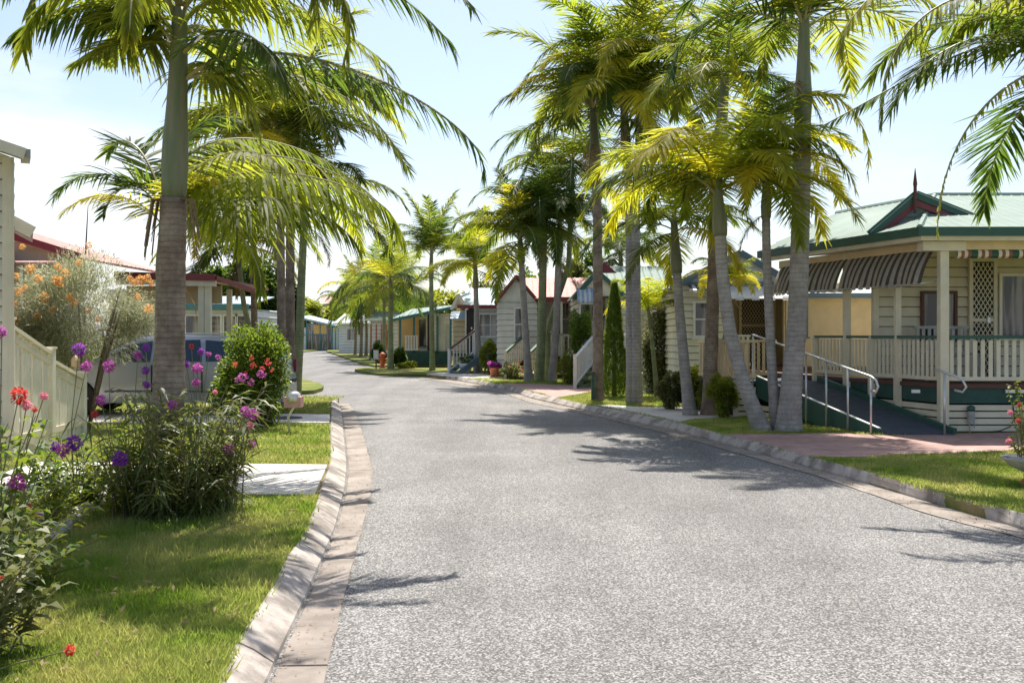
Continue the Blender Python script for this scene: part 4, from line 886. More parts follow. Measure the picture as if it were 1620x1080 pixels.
# --- far houses
def far_house(name, label, x, y, w_, h, rise, wall, roof, dep=5, wins=(), fas='white'):
    o = empty(name, (x, y, .1), label, 'house'); clap(MB(), [(0, 0), (w_, 0), (w_, dep), (0, dep)], 0, h, .22).build('wall', wall, o)
    mb = MB(); roof_face(mb, [(-.4, -.4, h), (w_ + .4, -.4, h), (w_ + .0, dep / 2, h + rise), (0, dep / 2, h + rise)], (0, 1, .3), .35, .05); roof_face(mb, [(-.4, dep + .4, h), (0, dep / 2, h + rise), (w_, dep / 2, h + rise), (w_ + .4, dep + .4, h)], (0, -1, .3), .35, .05)
    mb.add([(-.4, -.4, h), (0, dep / 2, h + rise), (-.4, dep + .4, h), (w_ + .4, -.4, h), (w_, dep / 2, h + rise), (w_ + .4, dep + .4, h)], [(0, 1, 2), (3, 5, 4)]); mb.build('roof', roof, o)
    MB().box(-.42, w_ + .42, -.46, -.38, h - .1, h + .03).build('gutter', fas, o)
    for (wx, wz, ww, wh) in wins: window(o, wx, wz, ww, wh, -.02, 'white', 2, 1)
    return o
far_house('small_house', 'small far house with orange brown posts behind the orange hydrant', P(588, 560, 58).x, 58, 1.6, 2.4, .5, 'white', 'roof_green', wins=((.8, .9, .5, .9),))
o = bpy.data.objects['small_house']
for i in range(5): MB().box(.05 + i * .3, .13 + i * .3, -.9, -.8, .6, 2.1).build('post', 'terracotta', o)
far_house('far_white_house', 'white far house between the dark far palms at the bend', P(536, 560, 80).x, 80, 4.5, 2.4, .8, 'greywall', 'roof_white', wins=((1, 1, .8, 1),))
# shed at the end of the road
ds = 98; xs = P(478, 552, ds).x; SH = empty('sunroom_cabin', (xs, ds, .0), 'low pale blue cabin with glazed front at the far end of the road', 'cabin'); ws = 62 / FPX * ds; zs = lambda py: CH - (py - HY) / FPX * ds
MB().box(0, ws, 0, 5, 0, zs(518)).build('wall', 'greywall', SH)
mb = MB(); mb.slab([(-.3, -.4, zs(501)), (ws + .15, -.4, zs(516.5)), (ws + .15, 5, zs(514)), (-.3, 5, zs(497))], .18); mb.build('roof', 'roof_blue', SH)
mb = MB(); mb.box(0, .08, -.06, 0, 0, zs(507)); 
for f in (.1, .45, .76, .84, .92): mb.box(ws * f, ws * f + .09, -.08, 0, 0, zs(505 + 10 * f))
mb.box(.1, ws * .76, -.07, -.0, zs(530) , zs(529)); mb.box(0, ws, -.07, 0, 0, .12); mb.build('frame', 'teal', SH)
gl = MB(); gl.box(ws * .1, ws * .76, -.03, -.005, .12, zs(511)); gl.build('glass_front', 'glass', SH); MB().box(ws * .3, ws * .62, -.04, -.032, zs(528), zs(514)).build('blind', 'orange_wall', SH)
print('houses right done')

# ------------------------------------------------------------------ left side buildings
def cornerhouse():
    # near left house: only its corner, window and gutter show
    c = P(18, 529, 12.0); o = empty('weatherboard_house', (c.x, 12.0, .11), 'cream house corner with grey gutter and tall window at the left edge', 'house', rz=R(27))
    h = 3.62; clap(MB(), [(-6, 0), (0, 0), (0, 5), (-6, 5)], .3, h, .19).build('wall', 'cream_lt', o)
    mb = MB(); mb.box(-.1, .03, -.04, .1, .1, h); mb.build('corner_board', 'cream', o)
    mb = MB(); gable_boards(mb, -6, 0, -3, .0, h + .002, h + 1.1, .19); mb.build('gable', 'cream_lt', o)
    mb = MB(); roof_face(mb, [(.16, -.45, h + .02), (.16, .0, h + .02), (-3, .0, h + .95), (-3, -.45, h + .95)], (-1, 0, .4), .25, .05); roof_face(mb, [(-6.4, 5.3, h + .02), (-6.4, -.45, h + .02), (-3, -.45, h + 1.3), (-3, 5.3, h + 1.3)], (1, 0, .4), .25, .05); mb.build('roof', 'roof_green', o)
    mb = MB(); mb.box(.10, .20, -.47, .0, h - .06, h + .04); mb.build('gutter', 'plastic', o)
    mb = MB(); mb.beam((.14, -.5, h - .02), (-3, -.5, h + .90), .05, .12); mb.build('barge_board', 'cream', o)
    window(o, -.72, 1.95, 1.05, 1.35, -.02, 'cream_lt', 1, 1)
    MB().box(-.03, .0, -.05, -.03, .3, h).build('downpipe', 'cream', o)
    c2 = P(52, 529, 17.0); o2 = empty('grey_roof_house', (c2.x, 17.0, .11), 'pale house with grey gutter behind the near house corner', 'house', rz=R(26)); h2 = CH - .11 + (529 - 368) / FPX * 17
    clap(MB(), [(-5, 0), (-.35, 0), (-.35, 5), (-5, 5)], .2, h2 - .1, .19).build('wall', 'beige', o2)
    mb = MB(); roof_face(mb, [(.0, -.4, h2), (.0, 1.3, h2), (-2.6, 1.3, h2 + 1.4), (-2.6, -.4, h2 + 1.4)], (-1, 0, .4), .25, .06); roof_face(mb, [(-5.2, 5.3, h2), (-5.2, -.4, h2), (-2.6, -.4, h2 + 1.4), (-2.6, 5.3, h2 + 1.4)], (1, 0, .4), .25, .05); mb.build('roof', 'bluegrey', o2)
    MB().beam((0, -.45, h2 - .04), (-2.6, -.45, h2 + 1.36), .05, .2).build('barge_board', 'cream', o2)
cornerhouse()
def maroonhouse():
    d = 20.0; s = FPX / d; X = lambda px: (px - 810) / s; Z = lambda py: CH - (py - HY) / s
    o = empty('maroon_roof_house', (X(140), d, 0), 'pale house with maroon gutter and faded red lower roof behind the orange flowered shrub', 'house'); x0 = X(140); q = lambda px: X(px) - x0
    clap(MB(), [(q(-120), 0), (q(132), 0), (q(132) - 1.4, 3), (q(-120) - 1, 3)], .1, Z(432), .2).build('wall', 'greywall', o)
    mb = MB(); roof_face(mb, [(q(138), -.3, Z(409)), (q(138), 4, Z(409)), (q(-120), 4, Z(330)), (q(-120), -.3, Z(330))], (-1, 0, .3), .25, .05); mb.build('roof', 'roof_pink', o)
    mb = MB(); mb.beam((q(138), -.34, Z(408)), (q(-120), -.34, Z(329)), .05, .14); mb.build('gutter', 'maroon', o)
    MB().add([(q(-120), -.02, Z(432)), (q(132), -.02, Z(432)), (q(132), -.02, Z(411)), (q(-120), -.02, Z(334)), (q(-120), .1, Z(432)), (q(132), .1, Z(432)), (q(132), .1, Z(411)), (q(-120), .1, Z(334))], [(0, 1, 2, 3), (7, 6, 5, 4), (1, 5, 6, 2), (0, 3, 7, 4)]).build('gable', 'cream_lt', o)
    mb = MB(); roof_face(mb, [(q(-60), -2.4, Z(432)), (q(120), -2.4, Z(428)), (q(120), 0, Z(414)), (q(-60), 0, Z(418))], (0, 1, .2), .25, .04); mb.build('lower_roof', 'roof_pink', o)
    for px in (20, 118): MB().box(q(px) - .04, q(px) + .04, -2.3, -2.2, .1, Z(432)).build('post', 'cream', o)
    an = MB(); bx = q(101); an.tube([(bx, 1, Z(405)), (bx + .06, 1, Z(316))], [.02, .007], 6); tagit(an.build('whip_antenna', 'black', None, loc=(x0, d, 0)), 'thin tall whip antenna above the maroon gutter', 'antenna')
maroonhouse()
def porch():
    d = 24.0; s = FPX / d; x0 = (345 - 810) / s; o = empty('maroon_porch_house', (x0, d, .11), 'cream porch with maroon fascia and square posts behind the silver car', 'house')
    X = lambda px: (px - 810) / s - x0; Z = lambda py: CH - .11 - (py - HY) / s
    mb = MB(); mb.beam((X(195), -.5, Z(437)), (X(350), -.5, Z(441)), .12, .16); mb.beam((X(350), -.5, Z(441)), (X(378), 1.6, Z(457)), .1, .1); mb.build('gutter', 'maroon', o)
    mb = MB(); mb.beam((X(195), -.42, Z(446)), (X(350), -.42, Z(449)), .08, .16); mb.build('fascia', 'cream_lt', o)
    mb = MB(); roof_face(mb, [(X(195), -.5, Z(436)), (X(350), -.5, Z(440)), (X(385), 2.5, Z(449)), (X(195), 4, Z(424))], (0, 1, .1), .25, .05); mb.build('roof', 'roof_pink', o)
    mb = MB(); mb.box(X(200), X(350), .0, .1, Z(480), Z(452)); mb.build('lintel', 'tan', o)
    for px in (324, 334): MB().box(X(px) - .07, X(px) + .07, -.3, -.16, 0, Z(450)).build('post', 'cream_lt', o)
    MB().box(X(347) - .06, X(347) + .06, .8, .92, 0, Z(455)).build('post', 'cream', o)
    mb = MB(); balu(mb, (X(200), -.25, .55), (X(318), -.25, .55), .85, .14, .06); mb.build('balustrade', 'cream_lt', o); MB().box(X(200), X(350), -.3, 2.2, .4, .55).build('deck', 'brownwood', o)
    clap(MB(), [(X(120), 2.0), (X(240), 2.0), (X(240) - 1.3, 5), (X(120) - 1, 5)], .1, Z(452), .2).build('wall', 'cream', o)
    an = MB(); bx = X(226); an.tube([(bx, 1.5, Z(436)), (bx, 1.5, Z(410))], .015, 5); an.beam((bx - .28, 1.5, Z(413)), (bx + .28, 1.5, Z(412)), .015, .015)
    for i in range(4): an.beam((bx - .2 + i * .13, 1.3, Z(412.5)), (bx - .2 + i * .13, 1.7, Z(412.5)), .01, .01)
    tagit(an.build('television_antenna', 'plastic', None, loc=(x0, d, .11)), 'small television antenna on the roof behind the near palm trunk', 'antenna')
    d = 33.0; s = FPX / d; x1 = (300 - 810) / s; o = empty('blue_window_house', (x1, d, .11), 'building with pale blue eave and white framed dark windows behind the porch posts', 'house')
    X = lambda px: (px - 810) / s - x1; Z = lambda py: CH - .11 - (py - HY) / s
    clap(MB(), [(X(250), 0), (X(394), 0), (X(394), 5), (X(250), 5)], .05, Z(488), .25).build('wall', 'greywall', o)
    mb = MB(); roof_face(mb, [(X(240), -.4, Z(479)), (X(400), -.4, Z(482)), (X(400), 3, Z(464)), (X(240), 3, Z(462))], (0, 1, .2), .3, .04); mb.build('roof', 'roof_blue', o)
    mb = MB(); mb.box(X(240), X(398), -.42, -.3, Z(490), Z(481)); mb.build('fascia', 'teal', o)
    for px in (275, 305, 340, 365, 385): window(o, X(px), Z(545), .5, 1.0, -.02, 'white', 1, 1)
porch()
# fence panel / sloping balustrade
def fence():
    o = empty('sloping_fence', P(74, 529, 13.4).xy.to_3d() + Vector((0, 0, .11)), 'cream vertical board fence with a top rail stepping down beside the shrubs', 'fence'); b0 = o.location.copy()
    A = Vector((P(14, 529, 12.2).x, 12.2, 0)) - b0; B = Vector((P(80, 529, 13.4).x, 13.4, 0)) - b0; C = Vector((P(130, 529, 14.6).x, 14.6, 0)) - b0
    Zp = lambda py, d: CH - (py - HY) / FPX * d - b0.z
    for (p, q, z0, z1, dz) in ((A, B, Zp(517, 12.2), Zp(562, 13.4), 0), (B, C, Zp(572, 13.4), Zp(600, 14.6), 0)):
        mb = MB(); L = (q - p).to_2d().length; n = int(L / .104); dr = (q - p).to_2d().normalized(); 
        for i in range(n):
            f = (i * .088 + (i // 3) * .05 + .045) / L; c = p.lerp(q, min(1, f)); zt = z0 + (z1 - z0) * f; e = Vector((dr.x, dr.y, 0)) * .041; nn_ = Vector((-dr.y, dr.x, 0)) * .011; vs = [(c + k) for k in (-e - nn_, e - nn_, e + nn_, -e + nn_)]
            mb.add([(v.x, v.y, .03) for v in vs] + [(v.x, v.y, zt - .02) for v in vs], [(0, 1, 5, 4), (1, 2, 6, 5), (2, 3, 7, 6), (3, 0, 4, 7), (4, 5, 6, 7)])
        mb.build('panel', 'cream_lt', o)
        r = MB(); r.beam((p.x, p.y, z0 + .01), (q.x, q.y, z1 + .01), .1, .045); r.build('top_rail', 'cream', o); MB().beam((p.x, p.y, z0 - .12), (q.x, q.y, z1 - .12), .05, .07).build('rail', 'cream', o); MB().beam((p.x, p.y, .2), (q.x, q.y, .2), .05, .08).build('rail', 'cream', o)
    for c, zt in ((A, Zp(505, 12.2)), (B, Zp(552, 13.4)), (C, Zp(590, 14.6))):
        mb = MB(); mb.box(c.x - .05, c.x + .05, c.y - .05, c.y + .05, 0, zt); mb.box(c.x - .065, c.x + .065, c.y - .065, c.y + .065, zt, zt + .03); mb.build('post', 'cream_lt', o)
    # low ramp kerb
    mb = MB(); mb.beam((A.x + .25, A.y - .7, Zp(684, 11.5)), (B.x + .3, B.y - .6, Zp(706, 12.8)), .05, .09); mb.beam((A.x + .25, A.y - .7, Zp(700, 11.5)), (B.x + .3, B.y - .6, Zp(715, 12.8)), .03, .12); mb.build('low_rail', 'cream', o)
    lp = empty('garden_lamp', (b0.x + C.x * .75, 14.35, .11), 'small brass lamp on top of the fence by the silver car', 'lamp')
    MB().lathe((0, 0, 1.0), [(.02, -.2), (.02, 0), (.06, .03), (.06, .12), (.03, .17), (.005, .19)], 10).build('lamp_head', 'tan', lp)
fence()

# ------------------------------------------------------------------ silver station wagon, nose to the left
def car():
    d = 18.15; o = empty('station_wagon', (P(267, 529, d + .85).x, d + .85, KZ), 'silver station wagon parked nose left on the driveway behind the near palm', 'car', rz=R(2))
    # side profile (x forward is -x), half-width .86
    prof = [(-2.30, .42), (-2.33, .62), (-2.22, .78), (-1.75, .90), (-1.22, .97), (-.62, 1.34), (-.35, 1.43), (.4, 1.47), (1.3, 1.44), (1.85, 1.36), (2.15, 1.05), (2.27, .92), (2.30, .60), (2.26, .38)]
    n = len(prof); secs = []
    def inset(z): return .86 - (.0 if z < .95 else (z - .95) * .42) - (.0 if z > .5 else (.5 - z) * .25)
    # body shell from cross sections at stations
    xs_ = np.linspace(-2.33, 2.30, 64); top = np.interp(xs_, [p[0] for p in prof[1:13]], [p[1] for p in prof[1:13]])
    mb = MB(); rows = []; wheels = (-1.38, 1.32); wr = .36
    for i, x in enumerate(xs_):
        t = top[i]; lo = .24
        for wx in wheels:
            if abs(x - wx) < wr: lo = max(lo, .31 + math.sqrt(wr ** 2 - (x - wx) ** 2))
        endf = 1 - .16 * max(0, (abs(x) - 1.7) / .6) ** 2
        zs_ = [lo, max(lo + .005, .34), max(lo + .01, .60), max(lo + .02, .88)]
        belt = min(t - .05, .93 + .02 * (x + 2.3) / 4); row = []
        zl = [lo, max(lo, .36), max(lo, .62), max(lo + .01, min(belt, .86)), max(lo + .02, belt)]
        for z in zl: row.append((inset(z) * endf + (.015 if .5 < z < .8 else 0), z))
        for f in (.35, .7, .92):
            z = belt + (t - belt) * f; row.append(((.86 - .42 * (z - .93 if z > .93 else 0)) * endf - (.05 if f == .92 else 0), z))
        row.append((.45 * endf, t + .012)); row.append((0, t + .02)); rows.append(row)
    m_ = len(rows[0])
    for sg in (-1, 1):
        vs = [(x, sg * r[0], r[1]) for x, row in zip(xs_, rows) for r in row]; fs = []
        for i in range(len(xs_) - 1):
            for j in range(m_ - 1):
                q = (i * m_ + j, (i + 1) * m_ + j, (i + 1) * m_ + j + 1, i * m_ + j + 1); fs.append(q if sg < 0 else q[::-1])
        mb.add(vs, fs)
    for i in (0, len(xs_) - 1):
        row = rows[i]; vs = [(xs_[i], -r[0], r[1]) for r in row] + [(xs_[i], r[0], r[1]) for r in row][::-1]; mb.add(vs, [tuple(range(len(vs)))])
    mb.box(-2.1, 2.1, -.62, .62, .22, .40); mb.build('body', 'carpaint', o, True)
    for sg in (-1,):
        for nm, pl in (('side_window', [(-.92, .99), (-.50, 1.30), (-.08, 1.37), (-.08, .98)]), ('side_window', [(-.02, .98), (-.02, 1.375), (.78, 1.39), (.86, .99)]), ('side_window', [(.93, .99), (.88, 1.385), (1.62, 1.33), (1.86, 1.02)])):
            for s2_ in (-1, 1):
                vs = [(x, s2_ * (inset(z) + .010), z) for x, z in pl]; mb = MB(); vs2 = [(x, y - s2_ * .02, z) for x, y, z in vs]; k = len(vs); mb.add(vs + vs2, [tuple(range(k)), tuple(range(k, 2 * k))[::-1]] + [(i, (i + 1) % k, k + (i + 1) % k, k + i) for i in range(k)]); mb.build(nm, 'carglass', o)
    mb = MB(); mb.add([(-1.20, -.66, 1.0), (-1.20, .66, 1.0), (-.56, .56, 1.395), (-.56, -.56, 1.395)], [(0, 1, 2, 3)]); mb.build('windscreen', 'carglass', o)
    for wx in wheels:
        for sg in (-1, 1):
            w_ = MB(); y0 = sg * .86
            pr = [(.0, 0), (.30, 0), (.325, .03), (.325, .17), (.30, .20), (0, .20)]
            vs = []; 
            w_.tube([(wx, y0 - sg * a, .325) for a in (0.0, .02, .18, .2)], [.295, .322, .322, .295], 28); wo_ = w_.build('wheel', 'rubber', o, False)
            r2 = MB(); r2.tube([(wx, y0 + sg * .004, .325), (wx, y0 - sg * .05, .325)], [.205, .19], 24, cap=False); r2.tube([(wx, y0 + sg * .006, .325), (wx, y0 - sg * .01, .325)], .045, 12)
            for k in range(10):
                a = k * math.pi / 5; r2.beam((wx + .04 * math.cos(a), y0 + sg * .006, .325 + .04 * math.sin(a)), (wx + .2 * math.cos(a), y0 + sg * .006, .325 + .2 * math.sin(a)), .012, .022)
            r2.build('rim', 'galv', wo_)
    mb = MB(); mb.box(-.78, -.62, -.99, -.84, .98, 1.10); mb.build('side_mirror', 'carpaint', o)
    mb = MB(); 
    for x in (-.05, .86): mb.box(x, x + .012, -.888, -.87, .42, .93)
    mb.box(-.9, 1.0, -.889, -.87, .44, .455); mb.build('door_seams', 'black', o)
    for x in (-.25, .68): MB().box(x, x + .17, -.905, -.87, .83, .86).build('door_handle', 'carpaint', o)
    for sg in (-1, 1):
        MB().tube([(-2.2, sg * .60, .70), (-2.34, sg * .56, .68)], [.11, .09], 12).build('headlight', 'white', o)
        MB().tube([(-.4, sg * .55, 1.44), (-.35, sg * .55, 1.50), (1.5, sg * .55, 1.50), (1.6, sg * .55, 1.43)], .014, 6).build('roof_rail', 'galv', o)
        MB().box(2.24, 2.31, sg * .7 - .1, sg * .7 + .1, .75, 1.0).build('tail_light', 'maroon', o)
    mb = MB(); mb.box(-2.37, -2.30, -.45, .45, .52, .66); mb.build('grille', 'black', o)
car()

# ------------------------------------------------------------------ palms
def pp(d, *q): return ppath(d, q)
def mk(label, d, q, r0, **k):
    pt = ppath(d, q); return palm(label, (pt[0].x, pt[0].y, KZ - .03), [(pt[0].x, pt[0].y, KZ - .03)] + pt[1:], r0, **k)
GR = 'palms lining the right kerb'; GL = 'palms lining the left kerb'; GF = 'far palms at the bend'
# near left palm with aimed fronds
d = 8.6
def F(*q): return [P(x, y, dd) for x, y, dd in q]
c1 = [dict(pts=F((287, 128, d), (350, 98, d - .1), (430, 88, d - .25), (520, 95, d - .35), (610, 125, d - .4), (690, 175, d - .45), (745, 235, d - .5), (765, 262, d - .5)), L=.62, hang=1.2, pairs=64, y=False),
      dict(pts=F((282, 40, d), (360, -10, d - .2), (470, -50, d - .5), (535, 0, d - .7), (545, 100, d - .75)), L=.5, hang=1.9, y=True, pairs=56),
      dict(pts=F((276, 30, d), (240, -60, d - .5), (215, -50, d - 1.0), (208, 20, d - 1.2), (205, 60, d - 1.25)), L=.45, hang=1.9, y=True, pairs=50),
      dict(pts=F((275, 50, d), (220, 15, d - .1), (140, 10, d - .2), (70, 30, d - .2), (25, 55, d - .2)), L=.6, hang=1.1),
      dict(pts=F((275, 75, d), (235, 60, d + .1), (180, 70, d + .3), (120, 100, d + .4)), L=.6, hang=1.0),
      dict(pts=F((278, 20, d), (200, -40, d + .2), (100, -50, d + .3), (0, -10, d + .3)), L=.6, hang=1.2),
      dict(pts=F((290, 30, d), (340, -20, d + .3), (430, -10, d + .6), (540, 50, d + .8), (620, 110, d + .9)), L=.6, hang=1.0),
      dict(pts=F((285, 20, d), (400, -60, d - .1), (520, -60, d - .2), (640, 0, d - .2), (720, 80, d - .2)), L=.6, hang=.9),
      dict(pts=F((286, 60, d), (310, 40, d + .6), (350, 60, d + 1.3), (400, 120, d + 1.9)), L=.6, hang=1.0),
      dict(pts=F((284, 10, d), (290, -80, d + .4), (320, -110, d + 1.0), (360, -60, d + 1.6)), L=.6, hang=1.0),
      dict(pts=F((276, 20, d), (235, -20, d + .6), (200, 20, d + 1.3), (170, 90, d + 1.8)), L=.6, hang=.9)]
c1 += [dict(pts=F((288, 118, d), (320, 100, d + .3), (370, 130, d + .5), (410, 210, d + .6)), L=.7, hang=1.2, pairs=48),
      dict(pts=F((286, 90, d), (340, 50, d - .4), (400, 60, d - .8), (450, 130, d - 1.0)), L=.6, hang=1.2, pairs=48),
      dict(pts=F((276, 60, d), (225, 0, d - .3), (150, -30, d - .6), (80, 0, d - .7), (35, 80, d - .7)), L=.6, hang=1.0),
      dict(pts=F((276, 70, d), (235, 20, d - .1), (190, 5, d + .2), (130, 60, d + .3)), L=.62, hang=1.1),
      dict(pts=F((286, 50, d), (350, 0, d + .5), (450, 10, d + 1.0), (560, 70, d + 1.2), (640, 150, d + 1.2)), L=.65, hang=1.0),
      dict(pts=F((288, 128, d), (360, 110, d + .1), (440, 112, d + .2), (520, 140, d + .2), (590, 190, d + .2), (640, 260, d + .2)), L=.62, hang=1.1),
      dict(pts=F((284, 10, d), (330, -90, d - .3), (420, -130, d - .8), (480, -60, d - 1.2), (500, 30, d - 1.3)), L=.6, hang=1.2),
      dict(pts=F((280, 10, d), (250, -90, d + .2), (170, -110, d + .3), (90, -60, d + .3), (50, 20, d + .2)), L=.6, hang=1.2),
      dict(pts=[P(284, 10, d), Vector((-2.5, 8.1, 4.75)), Vector((-1.9, 7.7, 4.85)), Vector((-1.3, 7.3, 4.65)), Vector((-.8, 7.0, 4.25))], L=.55, hang=.8),
      dict(pts=[P(284, 10, d), Vector((-2.3, 8.6, 4.75)), Vector((-1.6, 8.5, 4.9)), Vector((-.9, 8.3, 4.7)), Vector((-.3, 8.1, 4.25))], L=.55, hang=.7),
      dict(pts=[P(284, 10, d), Vector((-3.0, 7.9, 4.8)), Vector((-2.9, 7.2, 4.95)), Vector((-2.7, 6.6, 4.7)), Vector((-2.6, 6.2, 4.3))], L=.55, hang=.8)]
palm('tall near palm with ringed brown trunk rising from the flower bed by the left kerb', (P(262, 529, d).x, d, .08), [Vector((P(262, 529, d).x, d, .08))] + F((268, 600, d), (272, 400, d), (277, 250, d), (284, 60, d), (284, 10, d)), .142, shaft=1.66, nf=0, tm='trunk', seed=1, flare=1.5, custom=c1, fruit=True, rsh=.9)
# slim palm directly behind it
d = 11.2
FIXB = 1
c2 = [dict(pts=F((262, 335, d), (320, 270, d + .2), (410, 240, d + .3), (510, 265, d + .3), (580, 310, d + .3), (640, 375, d + .3)), L=1.1, hang=1.6, y=True, pairs=66, W=.044),
      dict(pts=F((262, 338, d), (330, 320, d - .3), (410, 310, d - .5), (490, 330, d - .6), (560, 380, d - .6)), L=1.0, hang=1.6, pairs=60, W=.044),
      dict(pts=F((262, 338, d), (300, 300, d + .6), (350, 300, d + 1.2), (400, 340, d + 1.6)), L=.8, hang=1.2, pairs=56, W=.044),
      dict(pts=F((262, 335, d), (330, 290, d - .1), (430, 268, d - .2), (520, 285, d - .3), (590, 320, d - .3), (625, 350, d - .3)), L=1.15, hang=1.7, y=True, pairs=66, W=.046),
      dict(pts=F((262, 350, d), (310, 335, d - .4), (370, 360, d - .8), (400, 410, d - 1.0), (412, 470, d - 1.1)), L=.5, hang=1.6, y=True, pairs=56, W=.04),
      dict(pts=F((258, 330, d), (225, 295, d), (190, 300, d - .1), (165, 340, d - .1)), L=.5, hang=.5, pairs=26, vlift=.6),
      dict(pts=F((258, 320, d), (235, 260, d + .1), (205, 225, d + .2), (170, 240, d + .3)), L=.62, hang=.3, pairs=34),
      dict(pts=F((262, 320, d), (310, 240, d + .5), (400, 215, d + .9), (500, 250, d + 1.2), (570, 300, d + 1.4)), L=.7, hang=1.2, pairs=56),
      dict(pts=F((262, 320, d), (320, 260, d - .4), (390, 240, d - .8), (450, 270, d - 1.1)), L=.6, hang=1.0, pairs=50),
      dict(pts=F((260, 320, d), (280, 240, d + .2), (330, 190, d + .3), (390, 200, d + .3)), L=.6, hang=.6, pairs=44)]
palm('slim young palm close behind the near ringed palm trunk', (P(252, 529, d).x, d, .08), [Vector((P(252, 529, d).x, d, .08))] + F((250, 600, d), (251, 480, d), (258, 330, d)), .052, shaft=.75, nf=5, tm='trunk_g', seed=3, flare=1.3, custom=c2, fs=.6, yellow=.4, elr=[1, 2, 9, 3])
mk('first of the twin palms behind the red flowering bush', 21, [(446, 650), (445, 500), (444, 350), (440, 200)], .10, shaft=1.5, nf=14, fs=1.25, yellow=.35, tm='trunk', group=GL, seed=4)
mk('second of the twin palms behind the red flowering bush, its trunk touching the first', 21.6, [(459, 650), (459, 500), (459, 350), (470, 150)], .11, shaft=1.2, nf=14, fs=1.2, yellow=.35, tm='trunk', group=GL, seed=5)
mk('palm beside the left kerb right of the red flowering bush, its trunk blotched with lichen', 22.3, [(468, 636), (474, 540), (477, 440), (484, 290)], .105, shaft=1.0, nf=13, fs=1.0, yellow=.3, tm='trunk_g', group=GL, seed=6)
mk('dark crowned palm behind the porch on the left', 27, [(405, 610), (402, 500), (400, 300)], .10, shaft=1.0, nf=15, fs=1.15, yellow=.05, tm='trunk', group=GL, seed=7)
mk('short palm left of the twin palms, its head low over the bush', 26, [(420, 610), (385, 480), (375, 380)], .08, shaft=.7, nf=12, fs=.95, yellow=.3, tm='trunk_g', group=GL, seed=8)
# right cluster
mk('tallest palm of the right cluster, its straight grey trunk passing out of the picture top', 15.4, [(1247, 683), (1252, 610), (1262, 500), (1268, 300), (1272, 60), (1272, 25)], .165, shaft=1.66, nf=13, fs=1.05, elr=[0, 1, 2, 2, 9, 9, 3, 10, 4], yellow=.12, tm='trunk_b', group=GR, seed=9, flare=1.45, rsh=.95)
mk('left leaning palm of the right cluster with yellow crown', 15.5, [(1206, 682), (1178, 610), (1155, 530), (1143, 440), (1138, 340), (1134, 285)], .115, shaft=.85, nf=15, fs=1.08, yellow=.65, elr=[0, 1, 2, 3, 3, 4, 4, 9, 10, 5], tm='trunk_b', group=GR, seed=10, flare=1.5)
mk('slimmest straight palm in the middle of the right cluster', 15.6, [(1229, 682), (1222, 600), (1216, 480), (1212, 380), (1212, 262)], .082, shaft=.8, nf=10, fs=.72, yellow=.4, custom=[dict(pts=F((1214, 262, 15.6), (1250, 170, 15.5), (1310, 140, 15.4), (1360, 200, 15.3), (1372, 275, 15.3)), L=.6, hang=.8, y=True), dict(pts=F((1214, 262, 15.6), (1260, 220, 15.2), (1310, 230, 15.0), (1345, 290, 14.9)), L=.55, hang=.8, y=True)], tm='trunk_b', group=GR, seed=11, flare=1.3)
mk('curved palm leaning left out of the pair beside the hedge', 18.4, [(1092, 656), (1084, 590), (1074, 480), (1069, 400), (1066, 345)], .105, shaft=1.0, nf=11, fs=.78, yellow=.45, tm='trunk_b', group=GR, seed=12, flare=1.5)
mk('thick upright palm of the pair beside the hedge, darker trunk', 18.5, [(1122, 656), (1124, 580), (1129, 440), (1133, 300), (1146, 140), (1148, 115)], .135, shaft=1.7, nf=13, fs=.9, yellow=.05, elr=[0, 1, 2, 9, 3, 4, 5, 6], tm='trunk', group=GR, seed=13, flare=1.35)
mk('palm standing in front of the tall cypress', 22.6, [(946, 631), (946, 500), (945, 330), (938, 160)], .125, shaft=1.5, nf=17, fs=1.2, yellow=.4, tm='trunk', group=GR, seed=14)
mk('right one of two fused grey palm trunks between cypress and lattice', 21.7, [(1007, 638), (1006, 500), (1005, 330), (1020, 90)], .12, shaft=1.5, nf=14, fs=1.12, yellow=.25, tm='trunk_b', group=GR, seed=15)
mk('left one of two fused grey palm trunks between cypress and lattice', 21.75, [(999, 638), (997, 500), (996, 330), (985, 135)], .11, shaft=1.5, nf=14, fs=1.15, yellow=.3, tm='trunk_b', group=GR, seed=16)
mk('left leaning palm of the trio before the red roofed cottage', 31.4, [(837, 603), (832, 540), (826, 430), (822, 370)], .12, shaft=.9, nf=14, fs=1.1, yellow=.35, tm='trunk_b', group=GR, seed=17, flare=1.5)
mk('middle palm of the trio before the red roofed cottage', 31.8, [(853, 603), (857, 520), (859, 420), (858, 330)], .15, shaft=1.3, nf=14, fs=1.1, yellow=.15, tm='trunk_g', group=GR, seed=18, flare=1.3)
mk('right palm of the trio before the red roofed cottage', 31.5, [(873, 604), (880, 520), (883, 430), (886, 345)], .13, shaft=1.2, nf=13, fs=1.0, yellow=.05, tm='trunk_b', group=GR, seed=19, flare=1.4)
mk('fourth palm of the group before the red roofed cottage, low and hidden behind the others', 32.4, [(866, 603), (866, 520), (900, 420), (905, 250)], .10, shaft=1.1, nf=14, fs=1.2, yellow=.4, tm='trunk_g', group=GR, seed=20)
mk('palm standing beside the white stair rail of the blue roofed cottage', 39, [(758, 588), (755, 520), (753, 470), (752, 415)], .12, shaft=1.0, nf=14, fs=1.1, yellow=.5, tm='trunk_b', group=GR, seed=21)
mk('slim palm with bright trunk in front of the green verandah', 41.5, [(684, 587), (683, 520), (682, 420), (683, 395)], .11, shaft=1.2, nf=11, fs=1.2, yellow=.1, tm='trunk_g', group=GR, seed=22, elr=[0, 1, 1, 2, 9, 3])
